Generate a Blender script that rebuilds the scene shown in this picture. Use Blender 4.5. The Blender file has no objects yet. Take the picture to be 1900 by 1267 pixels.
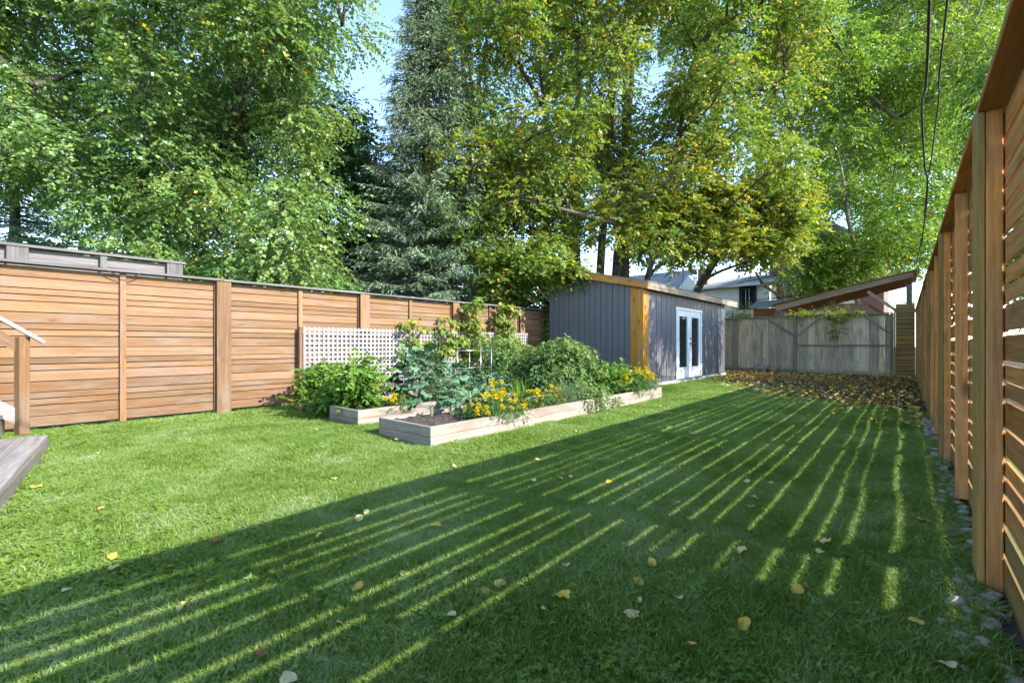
import bpy, bmesh, math, random
import numpy as np
from mathutils import Vector, Matrix
rng = np.random.default_rng(7)
random.seed(7)
sc = bpy.context.scene
COL = sc.collection
rad = math.radians

# ------------------------------------------------------------------ camera, sky, sun, exposure
H = 1.05                      # eye height
FPX = 844.0                   # focal length in pixels of the 1900 wide photograph
TH = math.atan(740 / 844.0)   # the camera looks this far left of the fence direction (+Y)
cd = bpy.data.cameras.new('camera')
cam = bpy.data.objects.new('camera', cd); COL.objects.link(cam)
cam.location = (0, 0, H)
cam.rotation_euler = (rad(90), 0, TH)
cd.sensor_width = 36; cd.lens = 36 * FPX / 1900
cd.shift_y = (638 - 633.5) / 1900
cd.clip_start = 0.05; cd.clip_end = 600
sc.camera = cam

SUN_EL, SUN_AZ = rad(33.3), math.atan2(0.968, 0.252)
w = bpy.data.worlds.new('World'); sc.world = w; w.use_nodes = True
nt = w.node_tree
sky = nt.nodes.new('ShaderNodeTexSky'); sky.sky_type = 'NISHITA'; sky.sun_disc = False
sky.sun_elevation = SUN_EL; sky.sun_rotation = SUN_AZ
sky.air_density = 1.0; sky.dust_density = 0.3; sky.ozone_density = 1.8
nt.links.new(sky.outputs[0], nt.nodes['Background'].inputs[0])
nt.nodes['Background'].inputs[1].default_value = 0.15
sl = bpy.data.lights.new('sun', 'SUN'); so = bpy.data.objects.new('sun', sl); COL.objects.link(so)
sl.energy = 3.25; sl.angle = rad(0.5); sl.color = (1.0, 0.94, 0.86)
sd = Vector((math.sin(SUN_AZ) * math.cos(SUN_EL), math.cos(SUN_AZ) * math.cos(SUN_EL), math.sin(SUN_EL)))
so.rotation_euler = sd.to_track_quat('Z', 'Y').to_euler()
so.location = (20, 5, 20)
vs = sc.view_settings
vs.view_transform = 'Standard'; vs.look = 'None'; vs.exposure = 2.1; vs.gamma = 1
vs.use_curve_mapping = False
sc.cycles.use_denoising = True; sc.cycles.use_adaptive_sampling = True; sc.cycles.adaptive_threshold = 0.025
sc.cycles.max_bounces = 6; sc.cycles.diffuse_bounces = 3; sc.cycles.glossy_bounces = 3
sc.cycles.transmission_bounces = 5; sc.cycles.transparent_max_bounces = 8
sc.cycles.sample_clamp_indirect = 6

# ------------------------------------------------------------------ where things stand
FW = (-math.sin(TH), math.cos(TH)); RT = (math.cos(TH), math.sin(TH))
def ray(u, v):
    a = (u - 950) / FPX
    return (FW[0] + a * RT[0], FW[1] + a * RT[1], (638 - v) / FPX)
def at_depth(u, v, d):
    r = ray(u, v); return Vector((r[0] * d, r[1] * d, H + r[2] * d))
def at_x(u, v, x):
    r = ray(u, v); return at_depth(u, v, x / r[0])
def at_y(u, v, y):
    r = ray(u, v); return at_depth(u, v, y / r[1])
def at_z(u, v, z=0.0):
    r = ray(u, v); return at_depth(u, v, (z - H) / r[2])

# ------------------------------------------------------------------ materials
def node_mat(name):
    m = bpy.data.materials.new(name); m.use_nodes = True
    nt = m.node_tree; b = nt.nodes['Principled BSDF']
    return m, nt, b
def ramp(nt, stops):
    r = nt.nodes.new('ShaderNodeValToRGB'); e = r.color_ramp.elements
    while len(e) < len(stops): e.new(0.5)
    for k, (p, c) in enumerate(stops):
        e[k].position = p; e[k].color = (*c, 1) if len(c) == 3 else c
    return r
def math_node(nt, op, a=None, b=None, clamp=False):
    n = nt.nodes.new('ShaderNodeMath'); n.operation = op; n.use_clamp = clamp
    for k, q in enumerate((a, b)):
        if q is None: continue
        if isinstance(q, (int, float)): n.inputs[k].default_value = q
        else: nt.links.new(q, n.inputs[k])
    return n.outputs[0]
def mixc(nt, fac, a, b, mode='MIX'):
    n = nt.nodes.new('ShaderNodeMix'); n.data_type = 'RGBA'; n.blend_type = mode
    for s, q in ((0, fac), (6, a), (7, b)):
        if isinstance(q, (int, float)): n.inputs[s].default_value = q
        elif isinstance(q, tuple): n.inputs[s].default_value = (*q, 1)
        else: nt.links.new(q, n.inputs[s])
    return n.outputs[2]
def noise(nt, vec, scale, detail=4, rough=0.55, dist=0.0):
    n = nt.nodes.new('ShaderNodeTexNoise')
    n.inputs['Scale'].default_value = scale; n.inputs['Detail'].default_value = detail
    n.inputs['Roughness'].default_value = rough; n.inputs['Distortion'].default_value = dist
    if vec is not None: nt.links.new(vec, n.inputs['Vector'])
    return n.outputs['Fac']
def mapping(nt, vec, scale):
    m = nt.nodes.new('ShaderNodeMapping'); m.inputs['Scale'].default_value = scale
    nt.links.new(vec, m.inputs['Vector']); return m.outputs[0]
def bump(nt, b, height, strength=0.3, dist=0.01):
    n = nt.nodes.new('ShaderNodeBump'); n.inputs['Strength'].default_value = strength
    n.inputs['Distance'].default_value = dist
    nt.links.new(height, n.inputs['Height']); nt.links.new(n.outputs[0], b.inputs['Normal'])

def wood(name, dark, mid, light, knot=(0.12, 0.05, 0.02), knots=0.5, stain=None, stain_amt=0.0, rough=0.75, var=0.35, ksize=1.0):
    """Sawn timber, grain along the local X axis; every board differs through its object's own random value."""
    m, nt, b = node_mat(name)
    tc = nt.nodes.new('ShaderNodeTexCoord'); oi = nt.nodes.new('ShaderNodeObjectInfo')
    off = nt.nodes.new('ShaderNodeVectorMath'); off.operation = 'SCALE'
    cmb = nt.nodes.new('ShaderNodeCombineXYZ')
    r1 = math_node(nt, 'MULTIPLY', oi.outputs['Random'], 91.7)
    r2 = math_node(nt, 'MULTIPLY', oi.outputs['Random'], 37.3)
    nt.links.new(r1, cmb.inputs[0]); nt.links.new(r2, cmb.inputs[1]); nt.links.new(r1, cmb.inputs[2])
    add = nt.nodes.new('ShaderNodeVectorMath'); add.operation = 'ADD'
    nt.links.new(tc.outputs['Object'], add.inputs[0]); nt.links.new(cmb.outputs[0], add.inputs[1])
    v = add.outputs[0]
    g = noise(nt, mapping(nt, v, (1.1, 26, 26)), 1.0, 5, 0.6, 1.1)
    fine = noise(nt, mapping(nt, v, (6, 160, 160)), 1.0, 3, 0.6, 0.2)
    gm = math_node(nt, 'ADD', math_node(nt, 'MULTIPLY', g, 0.72), math_node(nt, 'MULTIPLY', fine, 0.28))
    rp = ramp(nt, [(0.30, dark), (0.5, mid), (0.68, light)]); nt.links.new(gm, rp.inputs[0])
    c = rp.outputs[0]
    big = noise(nt, mapping(nt, v, (1.3, 2.5, 2.5)), 1.0, 3)
    val = math_node(nt, 'ADD', math_node(nt, 'MULTIPLY', oi.outputs['Random'], var), 1 - var / 2)
    val = math_node(nt, 'MULTIPLY', val, math_node(nt, 'ADD', math_node(nt, 'MULTIPLY', big, 0.5), 0.75))
    hs = nt.nodes.new('ShaderNodeHueSaturation'); nt.links.new(c, hs.inputs['Color']); nt.links.new(val, hs.inputs['Value'])
    sat = math_node(nt, 'ADD', math_node(nt, 'MULTIPLY', big, 0.5), 0.75); nt.links.new(sat, hs.inputs['Saturation'])
    c = hs.outputs[0]
    if knots:
        vo = nt.nodes.new('ShaderNodeTexVoronoi'); vo.inputs['Scale'].default_value = 1.0
        nt.links.new(mapping(nt, v, (2.6, 7.5, 7.5)), vo.inputs['Vector'])
        kr = ramp(nt, [(0.05 * ksize, (1, 1, 1)), (0.17 * ksize, (0, 0, 0))]); nt.links.new(vo.outputs['Distance'], kr.inputs[0])
        sel = nt.nodes.new('ShaderNodeSeparateColor'); nt.links.new(vo.outputs['Color'], sel.inputs[0])
        on = math_node(nt, 'LESS_THAN', sel.outputs[0], knots)
        c = mixc(nt, math_node(nt, 'MULTIPLY', math_node(nt, 'MULTIPLY', kr.outputs[0], on), 0.8), c, knot)
    if stain:
        st = noise(nt, mapping(nt, v, (1.0, 4, 4)), 1.6, 5, 0.65)
        sr = ramp(nt, [(0.48, (0, 0, 0)), (0.68, (1, 1, 1))]); nt.links.new(st, sr.inputs[0])
        c = mixc(nt, math_node(nt, 'MULTIPLY', sr.outputs[0], stain_amt), c, stain)
    nt.links.new(c, b.inputs['Base Color']); b.inputs['Roughness'].default_value = rough
    b.inputs['Specular IOR Level'].default_value = 0.25
    bump(nt, b, gm, 0.35, 0.004)
    return m

def plain(name, col, rough=0.6, metal=0.0, nscale=6, amt=0.25, bmp=0.15, col2=None, spec=0.35):
    m, nt, b = node_mat(name)
    tc = nt.nodes.new('ShaderNodeTexCoord')
    n = noise(nt, tc.outputs['Object'], nscale, 6, 0.6)
    c2 = col2 or tuple(x * (1 - amt) for x in col)
    rp = ramp(nt, [(0.35, c2), (0.65, col)]); nt.links.new(n, rp.inputs[0])
    nt.links.new(rp.outputs[0], b.inputs['Base Color'])
    b.inputs['Roughness'].default_value = rough; b.inputs['Metallic'].default_value = metal
    b.inputs['Specular IOR Level'].default_value = spec
    if bmp: bump(nt, b, n, bmp, 0.01)
    return m

def leaf_mat(name, stops, trans=0.4, rough=0.5, tboost=1.35, spec=0.3):
    """Leaf with its own per-leaf tint (attribute) and light passing through it."""
    m, nt, b = node_mat(name)
    a = nt.nodes.new('ShaderNodeAttribute'); a.attribute_name = 'tint'
    rp = ramp(nt, stops); nt.links.new(a.outputs['Fac'], rp.inputs[0])
    nt.links.new(rp.outputs[0], b.inputs['Base Color'])
    b.inputs['Roughness'].default_value = rough; b.inputs['Specular IOR Level'].default_value = spec
    t = nt.nodes.new('ShaderNodeBsdfTranslucent')
    tcol = mixc(nt, 1.0, rp.outputs[0], (tboost, tboost * 1.02, tboost * 0.55), 'MULTIPLY')
    nt.links.new(tcol, t.inputs[0])
    mx = nt.nodes.new('ShaderNodeMixShader'); mx.inputs[0].default_value = trans
    nt.links.new(b.outputs[0], mx.inputs[1]); nt.links.new(t.outputs[0], mx.inputs[2])
    nt.links.new(mx.outputs[0], nt.nodes['Material Output'].inputs[0])
    return m

M = {}
M['cedar'] = wood('cedar_fence', (0.13, 0.07, 0.034), (0.188, 0.104, 0.051), (0.25, 0.148, 0.08), knots=0.6, stain=(0.20, 0.15, 0.115), stain_amt=0.7, var=0.5)
M['cedar_r'] = wood('cedar_fence_shade_lift', (0.17, 0.073, 0.022), (0.35, 0.163, 0.055), (0.50, 0.265, 0.105), knots=0.7, stain=(0.19, 0.12, 0.055), stain_amt=0.65, var=0.6, ksize=1.5)  # brighter than cedar: a lift for this fence's shade, put into the colour
M['cedar_green'] = wood('cedar_mossy', (0.13, 0.085, 0.028), (0.24, 0.15, 0.05), (0.33, 0.21, 0.08), knots=0.3, stain=(0.13, 0.14, 0.045), stain_amt=0.75)
M['cap_grey'] = wood('weathered_cap', (0.06, 0.053, 0.05), (0.12, 0.11, 0.108), (0.18, 0.168, 0.165), knots=0.15)
M['grey_wood'] = wood('silvered_boards', (0.24, 0.19, 0.12), (0.44, 0.365, 0.25), (0.60, 0.52, 0.385), knot=(0.08, 0.06, 0.04), knots=0.25, stain=(0.13, 0.12, 0.065), stain_amt=0.55, var=0.75)
M['grey_dark'] = wood('mossy_grey_frame', (0.10, 0.09, 0.055), (0.20, 0.18, 0.12), (0.30, 0.28, 0.20), knots=0.1, stain=(0.10, 0.11, 0.04), stain_amt=0.5)
M['step_wood'] = wood('grey_step', (0.11, 0.098, 0.09), (0.19, 0.175, 0.165), (0.28, 0.262, 0.25), knots=0.12)
M['bed_wood'] = wood('bleached_bed', (0.145, 0.118, 0.09), (0.27, 0.235, 0.195), (0.36, 0.325, 0.285), knot=(0.12, 0.08, 0.05), knots=0.25, stain=(0.20, 0.15, 0.11), stain_amt=0.75)
M['lattice'] = wood('lattice_white', (0.19, 0.178, 0.172), (0.25, 0.24, 0.238), (0.30, 0.29, 0.288), knots=0, var=0.2)
M['orange_wood'] = wood('golden_stain', (0.27, 0.115, 0.022), (0.39, 0.178, 0.036), (0.47, 0.235, 0.06), knot=(0.16, 0.05, 0.01), knots=0.85, rough=0.5, var=0.15, ksize=1.6)
M['fascia_grey'] = wood('fascia_faded', (0.17, 0.125, 0.085), (0.28, 0.22, 0.155), (0.38, 0.31, 0.23), knot=(0.13, 0.08, 0.04), knots=0.55)
M['shed_paint'] = plain('shed_paint', (0.115, 0.113, 0.128), 0.5, nscale=9, amt=0.14, bmp=0.05)
M['door_white'] = plain('door_white', (0.72, 0.75, 0.78), 0.4, nscale=3, amt=0.06, bmp=0.0)
M['black_metal'] = plain('black_metal', (0.02, 0.02, 0.022), 0.4, 0.6)
M['wire'] = plain('wire_black', (0.02, 0.02, 0.02), 0.6)
M['steel'] = plain('steel', (0.5, 0.5, 0.5), 0.35, 0.9)
M['concrete'] = plain('concrete', (0.42, 0.41, 0.39), 0.9, nscale=12, amt=0.3, bmp=0.4)
M['stone'] = plain('river_stone', (0.48, 0.42, 0.34), 0.75, nscale=22, amt=0.45, bmp=0.3)
M['stone2'] = plain('river_stone_brown', (0.30, 0.25, 0.21), 0.75, nscale=22, amt=0.4, bmp=0.3)
M['shingle'] = plain('roof_shingle', (0.24, 0.25, 0.27), 0.9, nscale=30, amt=0.35, bmp=0.5)
M['white_siding'] = plain('white_siding', (0.80, 0.80, 0.82), 0.6, nscale=2, amt=0.06, bmp=0)
M['dark_trim'] = plain('dark_trim', (0.018, 0.024, 0.034), 0.45)
M['soffit'] = wood('carport_underside', (0.10, 0.045, 0.022), (0.19, 0.085, 0.04), (0.28, 0.13, 0.065), knots=0.1)
M['gap_dark'] = plain('gap_shade_dark', (0.02, 0.02, 0.022), 0.9)  # near black: shade of the gaps painted onto the backing

def glass_mat():
    m, nt, b = node_mat('window_glass')
    b.inputs['Base Color'].default_value = (0.02, 0.025, 0.03, 1)
    b.inputs['Roughness'].default_value = 0.03
    b.inputs['Specular IOR Level'].default_value = 0.8
    t = nt.nodes.new('ShaderNodeBsdfTransparent'); t.inputs[0].default_value = (0.75, 0.8, 0.8, 1)
    mx = nt.nodes.new('ShaderNodeMixShader'); mx.inputs[0].default_value = 0.35
    nt.links.new(b.outputs[0], mx.inputs[1]); nt.links.new(t.outputs[0], mx.inputs[2])
    nt.links.new(mx.outputs[0], nt.nodes['Material Output'].inputs[0])
    return m
M['glass'] = glass_mat()

def brick_mat():
    m, nt, b = node_mat('far_brick')
    tc = nt.nodes.new('ShaderNodeTexCoord')
    mp = nt.nodes.new('ShaderNodeMapping'); mp.inputs['Rotation'].default_value = (rad(90), 0, 0)
    nt.links.new(tc.outputs['Object'], mp.inputs[0])
    br = nt.nodes.new('ShaderNodeTexBrick'); br.inputs['Scale'].default_value = 4.5
    br.inputs['Color1'].default_value = (0.26, 0.12, 0.09, 1); br.inputs['Color2'].default_value = (0.19, 0.09, 0.07, 1)
    br.inputs['Mortar'].default_value = (0.36, 0.32, 0.29, 1); br.inputs['Mortar Size'].default_value = 0.02
    nt.links.new(mp.outputs[0], br.inputs['Vector'])
    n = noise(nt, tc.outputs['Object'], 2.5, 5)
    c = mixc(nt, 0.5, br.outputs['Color'], mixc(nt, n, (0.35, 0.2, 0.15), (0.9, 0.85, 0.8)), 'MULTIPLY')
    nt.links.new(c, b.inputs['Base Color']); b.inputs['Roughness'].default_value = 0.9
    return m
M['brick'] = brick_mat()

def bark(name, dark, light):
    m, nt, b = node_mat(name)
    tc = nt.nodes.new('ShaderNodeTexCoord')
    v = mapping(nt, tc.outputs['Object'], (1, 1, 0.22))
    n = noise(nt, v, 14, 7, 0.65, 0.6)
    n2 = noise(nt, tc.outputs['Object'], 1.2, 3)
    rp = ramp(nt, [(0.36, dark), (0.66, light)]); nt.links.new(n, rp.inputs[0])
    c = mixc(nt, math_node(nt, 'MULTIPLY', n2, 0.5), rp.outputs[0], (0.09, 0.10, 0.06))
    nt.links.new(c, b.inputs['Base Color']); b.inputs['Roughness'].default_value = 0.95
    bump(nt, b, n, 0.9, 0.03)
    return m
M['bark'] = bark('bark_maple', (0.035, 0.026, 0.02), (0.13, 0.10, 0.08))
M['bark_pale'] = bark('bark_grey', (0.10, 0.085, 0.065), (0.26, 0.22, 0.17))
M['stem'] = plain('green_stem', (0.12, 0.17, 0.06), 0.6)
M['stem_brown'] = plain('dry_stem', (0.22, 0.16, 0.09), 0.7)

YEL = (0.52, 0.36, 0.025)
M['lf_linden'] = leaf_mat('leaf_linden', [(0.0, (0.065, 0.135, 0.04)), (0.45, (0.13, 0.225, 0.062)), (0.82, (0.21, 0.30, 0.085)), (0.93, (0.27, 0.27, 0.03)), (0.965, YEL), (1.0, (0.60, 0.42, 0.03))], 0.36, 0.3, spec=0.65)
M['lf_maple'] = leaf_mat('leaf_maple', [(0.0, (0.06, 0.115, 0.025)), (0.4, (0.115, 0.19, 0.034)), (0.68, (0.215, 0.26, 0.04)), (0.85, (0.35, 0.32, 0.035)), (0.95, (0.50, 0.32, 0.022)), (1.0, (0.42, 0.21, 0.03))], 0.46, 0.45)
M['lf_elder'] = leaf_mat('leaf_box_elder', [(0.0, (0.065, 0.14, 0.022)), (0.5, (0.13, 0.235, 0.034)), (0.85, (0.23, 0.32, 0.055)), (0.96, (0.34, 0.33, 0.05)), (1.0, YEL)], 0.45, 0.4)
M['lf_dark_shade'] = leaf_mat('leaf_dark_shade', [(0.0, (0.035, 0.085, 0.042)), (0.6, (0.065, 0.14, 0.056)), (0.94, (0.11, 0.19, 0.06)), (1.0, (0.38, 0.28, 0.03))], 0.3, 0.42)  # shade from neighbouring crowns is put into this darker leaf colour
M['lf_spruce'] = leaf_mat('needles', [(0.0, (0.075, 0.135, 0.085)), (0.6, (0.16, 0.235, 0.15)), (1.0, (0.28, 0.36, 0.22))], 0.25, 0.6)
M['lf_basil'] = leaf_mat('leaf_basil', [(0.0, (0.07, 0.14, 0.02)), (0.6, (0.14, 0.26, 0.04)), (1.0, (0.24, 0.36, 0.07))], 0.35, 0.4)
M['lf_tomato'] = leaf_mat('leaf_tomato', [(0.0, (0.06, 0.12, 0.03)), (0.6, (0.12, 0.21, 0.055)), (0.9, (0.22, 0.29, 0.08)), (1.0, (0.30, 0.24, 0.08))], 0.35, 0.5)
M['lf_kale'] = leaf_mat('leaf_kale', [(0.0, (0.05, 0.125, 0.05)), (0.6, (0.10, 0.20, 0.10)), (1.0, (0.19, 0.30, 0.20))], 0.2, 0.42)
M['lf_bean'] = leaf_mat('leaf_bean', [(0.0, (0.07, 0.14, 0.025)), (0.55, (0.15, 0.24, 0.04)), (0.85, (0.28, 0.29, 0.05)), (1.0, (0.46, 0.34, 0.05))], 0.45, 0.5)
M['lf_marigold'] = leaf_mat('leaf_marigold', [(0.0, (0.04, 0.10, 0.02)), (1.0, (0.10, 0.20, 0.04))], 0.3, 0.5)
M['lf_herb'] = leaf_mat('leaf_rosemary', [(0.0, (0.05, 0.11, 0.05)), (1.0, (0.15, 0.23, 0.11))], 0.2, 0.6)
M['petal'] = leaf_mat('petal_yellow', [(0.0, (0.52, 0.34, 0.006)), (0.5, (0.62, 0.47, 0.008)), (1.0, (0.68, 0.57, 0.02))], 0.2, 0.6)
M['lf_fallen'] = leaf_mat('leaf_fallen', [(0.0, (0.16, 0.085, 0.04)), (0.25, (0.33, 0.20, 0.05)), (0.7, (0.66, 0.47, 0.06)), (1.0, (0.58, 0.52, 0.33))], 0.25, 0.55)

# ------------------------------------------------------------------ builders
WLOC = {}
def link(o): COL.objects.link(o); return o
def tag(o, label=None, cat=None, group=None, kind=None):
    if label: o['label'] = label
    if cat: o['category'] = cat
    if group: o['group'] = group
    if kind: o['kind'] = kind
    return o
def empty(name, loc, label=None, cat=None, group=None):
    o = link(bpy.data.objects.new(name, None)); o.location = loc; o.empty_display_size = 0.2
    WLOC[o] = Vector(loc); return tag(o, label, cat, group)
def mesh_of(name, verts, faces, mat, smooth=False):
    me = bpy.data.meshes.new(name); me.from_pydata([tuple(v) for v in verts], [], faces)
    if mat: me.materials.append(mat)
    if smooth: me.shade_smooth()
    me.update(); return me
def put(name, me, loc=(0, 0, 0), parent=None, rot=None):
    o = link(bpy.data.objects.new(name, me)); loc = Vector(loc)
    WLOC[o] = loc.copy()
    if parent is not None:
        o.parent = parent; o.location = loc - WLOC[parent]
    else: o.location = loc
    if rot is not None: o.rotation_euler = rot
    return o

def box_data(lx, ly, lz, bev=0.0):
    """Box centred on its origin, optionally with chamfered edges."""
    bm = bmesh.new(); bmesh.ops.create_cube(bm, size=1.0, matrix=Matrix.Diagonal((lx, ly, lz, 1)))
    if bev > 0: bmesh.ops.bevel(bm, geom=bm.edges[:], offset=bev, segments=1, affect='EDGES')
    me = bpy.data.meshes.new('board'); bm.to_mesh(me); bm.free(); return me
_bc = {}
def board_mesh(l, wd, t, mat, bev=0.0):
    """Board with its length along local X, its width along local Z, its thickness along local Y (shared between alike boards)."""
    k = (round(l, 3), round(wd, 3), round(t, 4), mat.name, bev)
    if k not in _bc:
        me = box_data(l, t, wd, bev); me.materials.append(mat); _bc[k] = me
    return _bc[k]
AX_Y = (0, 0, rad(90)); AX_Z = (0, rad(-90), 0)
def bd(name, p0, p1, wd, t, mat, parent=None, roll=0.0, bev=0.0):
    """Board from p0 to p1; at roll 0 its width stands upright (or lies along world Y for an upright board)."""
    p0, p1 = Vector(p0), Vector(p1); d = p1 - p0; L = d.length
    x = d.normalized(); up = Vector((0, 0, 1)) if abs(x.z) < 0.99 else Vector((0, 1, 0))
    z = (up - x * up.dot(x)).normalized(); y = z.cross(x)
    R = Matrix((x, y, z)).transposed().to_4x4() @ Matrix.Rotation(roll, 4, 'X')
    return put(name, board_mesh(L, wd, t, mat, bev), (p0 + p1) / 2, parent, R.to_euler())

def tube(path, radii, n=8, cap=True):
    path = [Vector(p) for p in path]; V = []; Fc = []
    up = Vector((0.13, 0.31, 1)).normalized()
    for i, p in enumerate(path):
        d = (path[min(i + 1, len(path) - 1)] - path[max(i - 1, 0)]).normalized()
        a = d.cross(up)
        if a.length < 0.05: a = d.cross(Vector((1, 0.2, 0)))
        a.normalize(); b = d.cross(a)
        for k in range(n):
            t = 2 * math.pi * k / n; V.append(p + (a * math.cos(t) + b * math.sin(t)) * radii[i])
    for i in range(len(path) - 1):
        for k in range(n):
            Fc.append((i * n + k, i * n + (k + 1) % n, (i + 1) * n + (k + 1) % n, (i + 1) * n + k))
    if cap: Fc.append(tuple(range(n))[::-1]); Fc.append(tuple(range((len(path) - 1) * n, len(path) * n)))
    return V, Fc
def tube_obj(name, path, radii, mat, parent=None, n=8, loc=None):
    loc = Vector(loc if loc is not None else path[0])
    V, Fc = tube([Vector(p) - loc for p in path], radii, n)
    return put(name, mesh_of(name, V, Fc, mat, True), loc, parent)
def curve_path(p0, p1, n=7, bend=0.12, sag=0.0):
    p0, p1 = Vector(p0), Vector(p1); L = (p1 - p0).length
    o1 = Vector(rng.normal(0, bend * L, 3)); o2 = Vector(rng.normal(0, bend * L, 3)); P = []
    for i in range(n):
        t = i / (n - 1)
        P.append(p0.lerp(p1, t) + o1 * (t * (1 - t) ** 2 * 2) + o2 * (t * t * (1 - t) * 2) - Vector((0, 0, sag * 4 * t * (1 - t))))
    return P

# leaves: arrays of (base, direction, normal, length, width, tint) become folded kites
def norm(a): return a / np.maximum(np.linalg.norm(a, axis=1, keepdims=True), 1e-9)
def leaf_mesh(name, base, d, nrm, ln, wd, tint, mat, fold=0.12, curl=0.0, hexa=False):
    d = norm(d); s = norm(np.cross(d, nrm)); n = np.cross(s, d)
    ln = np.broadcast_to(ln, (len(base),))[:, None]; wd = np.broadcast_to(wd, (len(base),))[:, None]
    N = len(base)
    if hexa:
        pts = [base, base + d * ln * .22 + s * wd * .5 + n * wd * fold, base + d * ln * .62 + s * wd * .42 + n * wd * fold * .6,
               base + d * ln - n * ln * curl,
               base + d * ln * .62 - s * wd * .42 + n * wd * fold * .6, base + d * ln * .22 - s * wd * .5 + n * wd * fold]
        tri = [(0, 1, 2), (0, 2, 3), (0, 3, 4), (0, 4, 5)]
    else:
        pts = [base, base + d * ln * .42 + s * wd * .5 + n * wd * fold, base + d * ln - n * ln * curl, base + d * ln * .42 - s * wd * .5 + n * wd * fold]
        tri = [(0, 1, 2), (0, 2, 3)]
    k = len(pts)
    V = np.stack(pts, 1).reshape(-1, 3).astype(np.float32)
    T = (np.arange(N)[:, None, None] * k + np.array(tri)[None]).reshape(-1, 3)
    return tri_mesh(name, V, T, np.repeat(np.clip(tint, 0, 1), len(tri)), mat)
def tri_mesh(name, V, T, tint, mat):
    me = bpy.data.meshes.new(name); nT = len(T)
    me.vertices.add(len(V)); me.vertices.foreach_set('co', V.astype(np.float32).ravel())
    me.loops.add(nT * 3); me.loops.foreach_set('vertex_index', T.astype(np.int32).ravel())
    me.polygons.add(nT); me.polygons.foreach_set('loop_start', np.arange(0, nT * 3, 3, dtype=np.int32))
    a = me.attributes.new('tint', 'FLOAT', 'FACE'); a.data.foreach_set('value', np.asarray(tint, np.float32))
    me.materials.append(mat); me.update(calc_edges=True); return me

def sprays(centers, radii, per, k, L, leaf, wfac, yellow=None, droop=0.25, shell=(0.35, 1.0), up=0.9, flat=0.8, noise_n=0.4, hang=0.25, zmin=None, tshift=0.0):
    """Leafy twigs spread through round clumps: k leaves along each twig, in flat layered sprays."""
    C = np.asarray(centers, float); Rr = np.asarray(radii, float)
    if Rr.ndim == 1: Rr = np.stack([Rr, Rr, Rr * flat], 1)
    n = len(C) * per; ci = np.repeat(np.arange(len(C)), per)
    dv = norm(rng.normal(size=(n, 3)))
    rr = rng.uniform(shell[0] ** 2, shell[1] ** 2, n) ** 0.5
    o = C[ci] + dv * Rr[ci] * rr[:, None]
    hd = dv.copy(); hd[:, 2] *= 0.25
    g = norm(hd + rng.normal(0, 0.45, (n, 3)) * [1, 1, 0.45] + [0, 0, -droop * 0.5])
    nn = norm(np.array([0, 0, up]) + dv * 0.5 + rng.normal(0, 0.3, (n, 3)))
    s = norm(np.cross(g, nn))
    Ls = L * rng.uniform(0.6, 1.2, n)
    B = []; D = []; Nn = []; S = []; Tt = []
    base_t = rng.uniform(0, 1, n)
    ctint = rng.normal(0, 0.09, len(C))
    yc = np.clip(rng.normal(0.0, 1, len(C)), -1.5, 2.5)
    for i in range(k):
        t = (i + 0.6) / k; sg = 1 if i % 2 else -1
        p = o + g * (Ls * t)[:, None] + np.array([0, 0, -1]) * (Ls * droop * t * t)[:, None] + rng.normal(0, 0.12 * leaf, (n, 3))
        if i == k - 1: ld = g + rng.normal(0, 0.2, (n, 3))
        else: ld = g * 0.55 + s * sg * 0.8 + rng.normal(0, 0.25, (n, 3))
        ld = norm(ld + [0, 0, -hang * 1.0])
        B.append(p); D.append(ld); Nn.append(norm(nn + rng.normal(0, noise_n, (n, 3))))
        S.append(leaf * rng.uniform(0.65, 1.2, n)); Tt.append(0.25 + 0.5 * rng.uniform(0, 1, n) * 0.9 + 0.2 * (base_t - .5) + ctint[ci] + tshift)
    B = np.concatenate(B); D = np.concatenate(D); Nn = np.concatenate(Nn); S = np.concatenate(S); Tt = np.concatenate(Tt)
    if yellow:
        yprob = np.clip(yellow * (1 + 0.9 * np.tile(yc[ci], k)), 0, 1)
        y = rng.uniform(0, 1, len(B)) < yprob
        Tt = np.where(y, rng.uniform(0.86, 1.0, len(B)), np.minimum(Tt, 0.9))
    if zmin is not None:
        keep = B[:, 2] > zmin
        B, D, Nn, S, Tt = B[keep], D[keep], Nn[keep], S[keep], Tt[keep]
    return B, D, Nn, S, S * wfac, Tt

def clumps_in(c, r, n, rc, lo=0.5, zlo=None, squash=1.0):
    """Clump centres scattered through an ellipsoid, mostly toward its outside."""
    out = []; rs = []; c = np.array(c); r = np.array(r); tries = 0
    while len(out) < n and tries < n * 40:
        tries += 1
        d = rng.normal(size=3); d /= np.linalg.norm(d); q = rng.uniform(lo ** 3, 1) ** (1 / 3.)
        p = c + d * r * q
        if zlo is not None and p[2] < zlo: continue
        if any(np.linalg.norm(p - o) < rc * 0.62 for o in out): continue
        out.append(p); rs.append(rc * rng.uniform(0.75, 1.25))
    return out, rs

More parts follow.
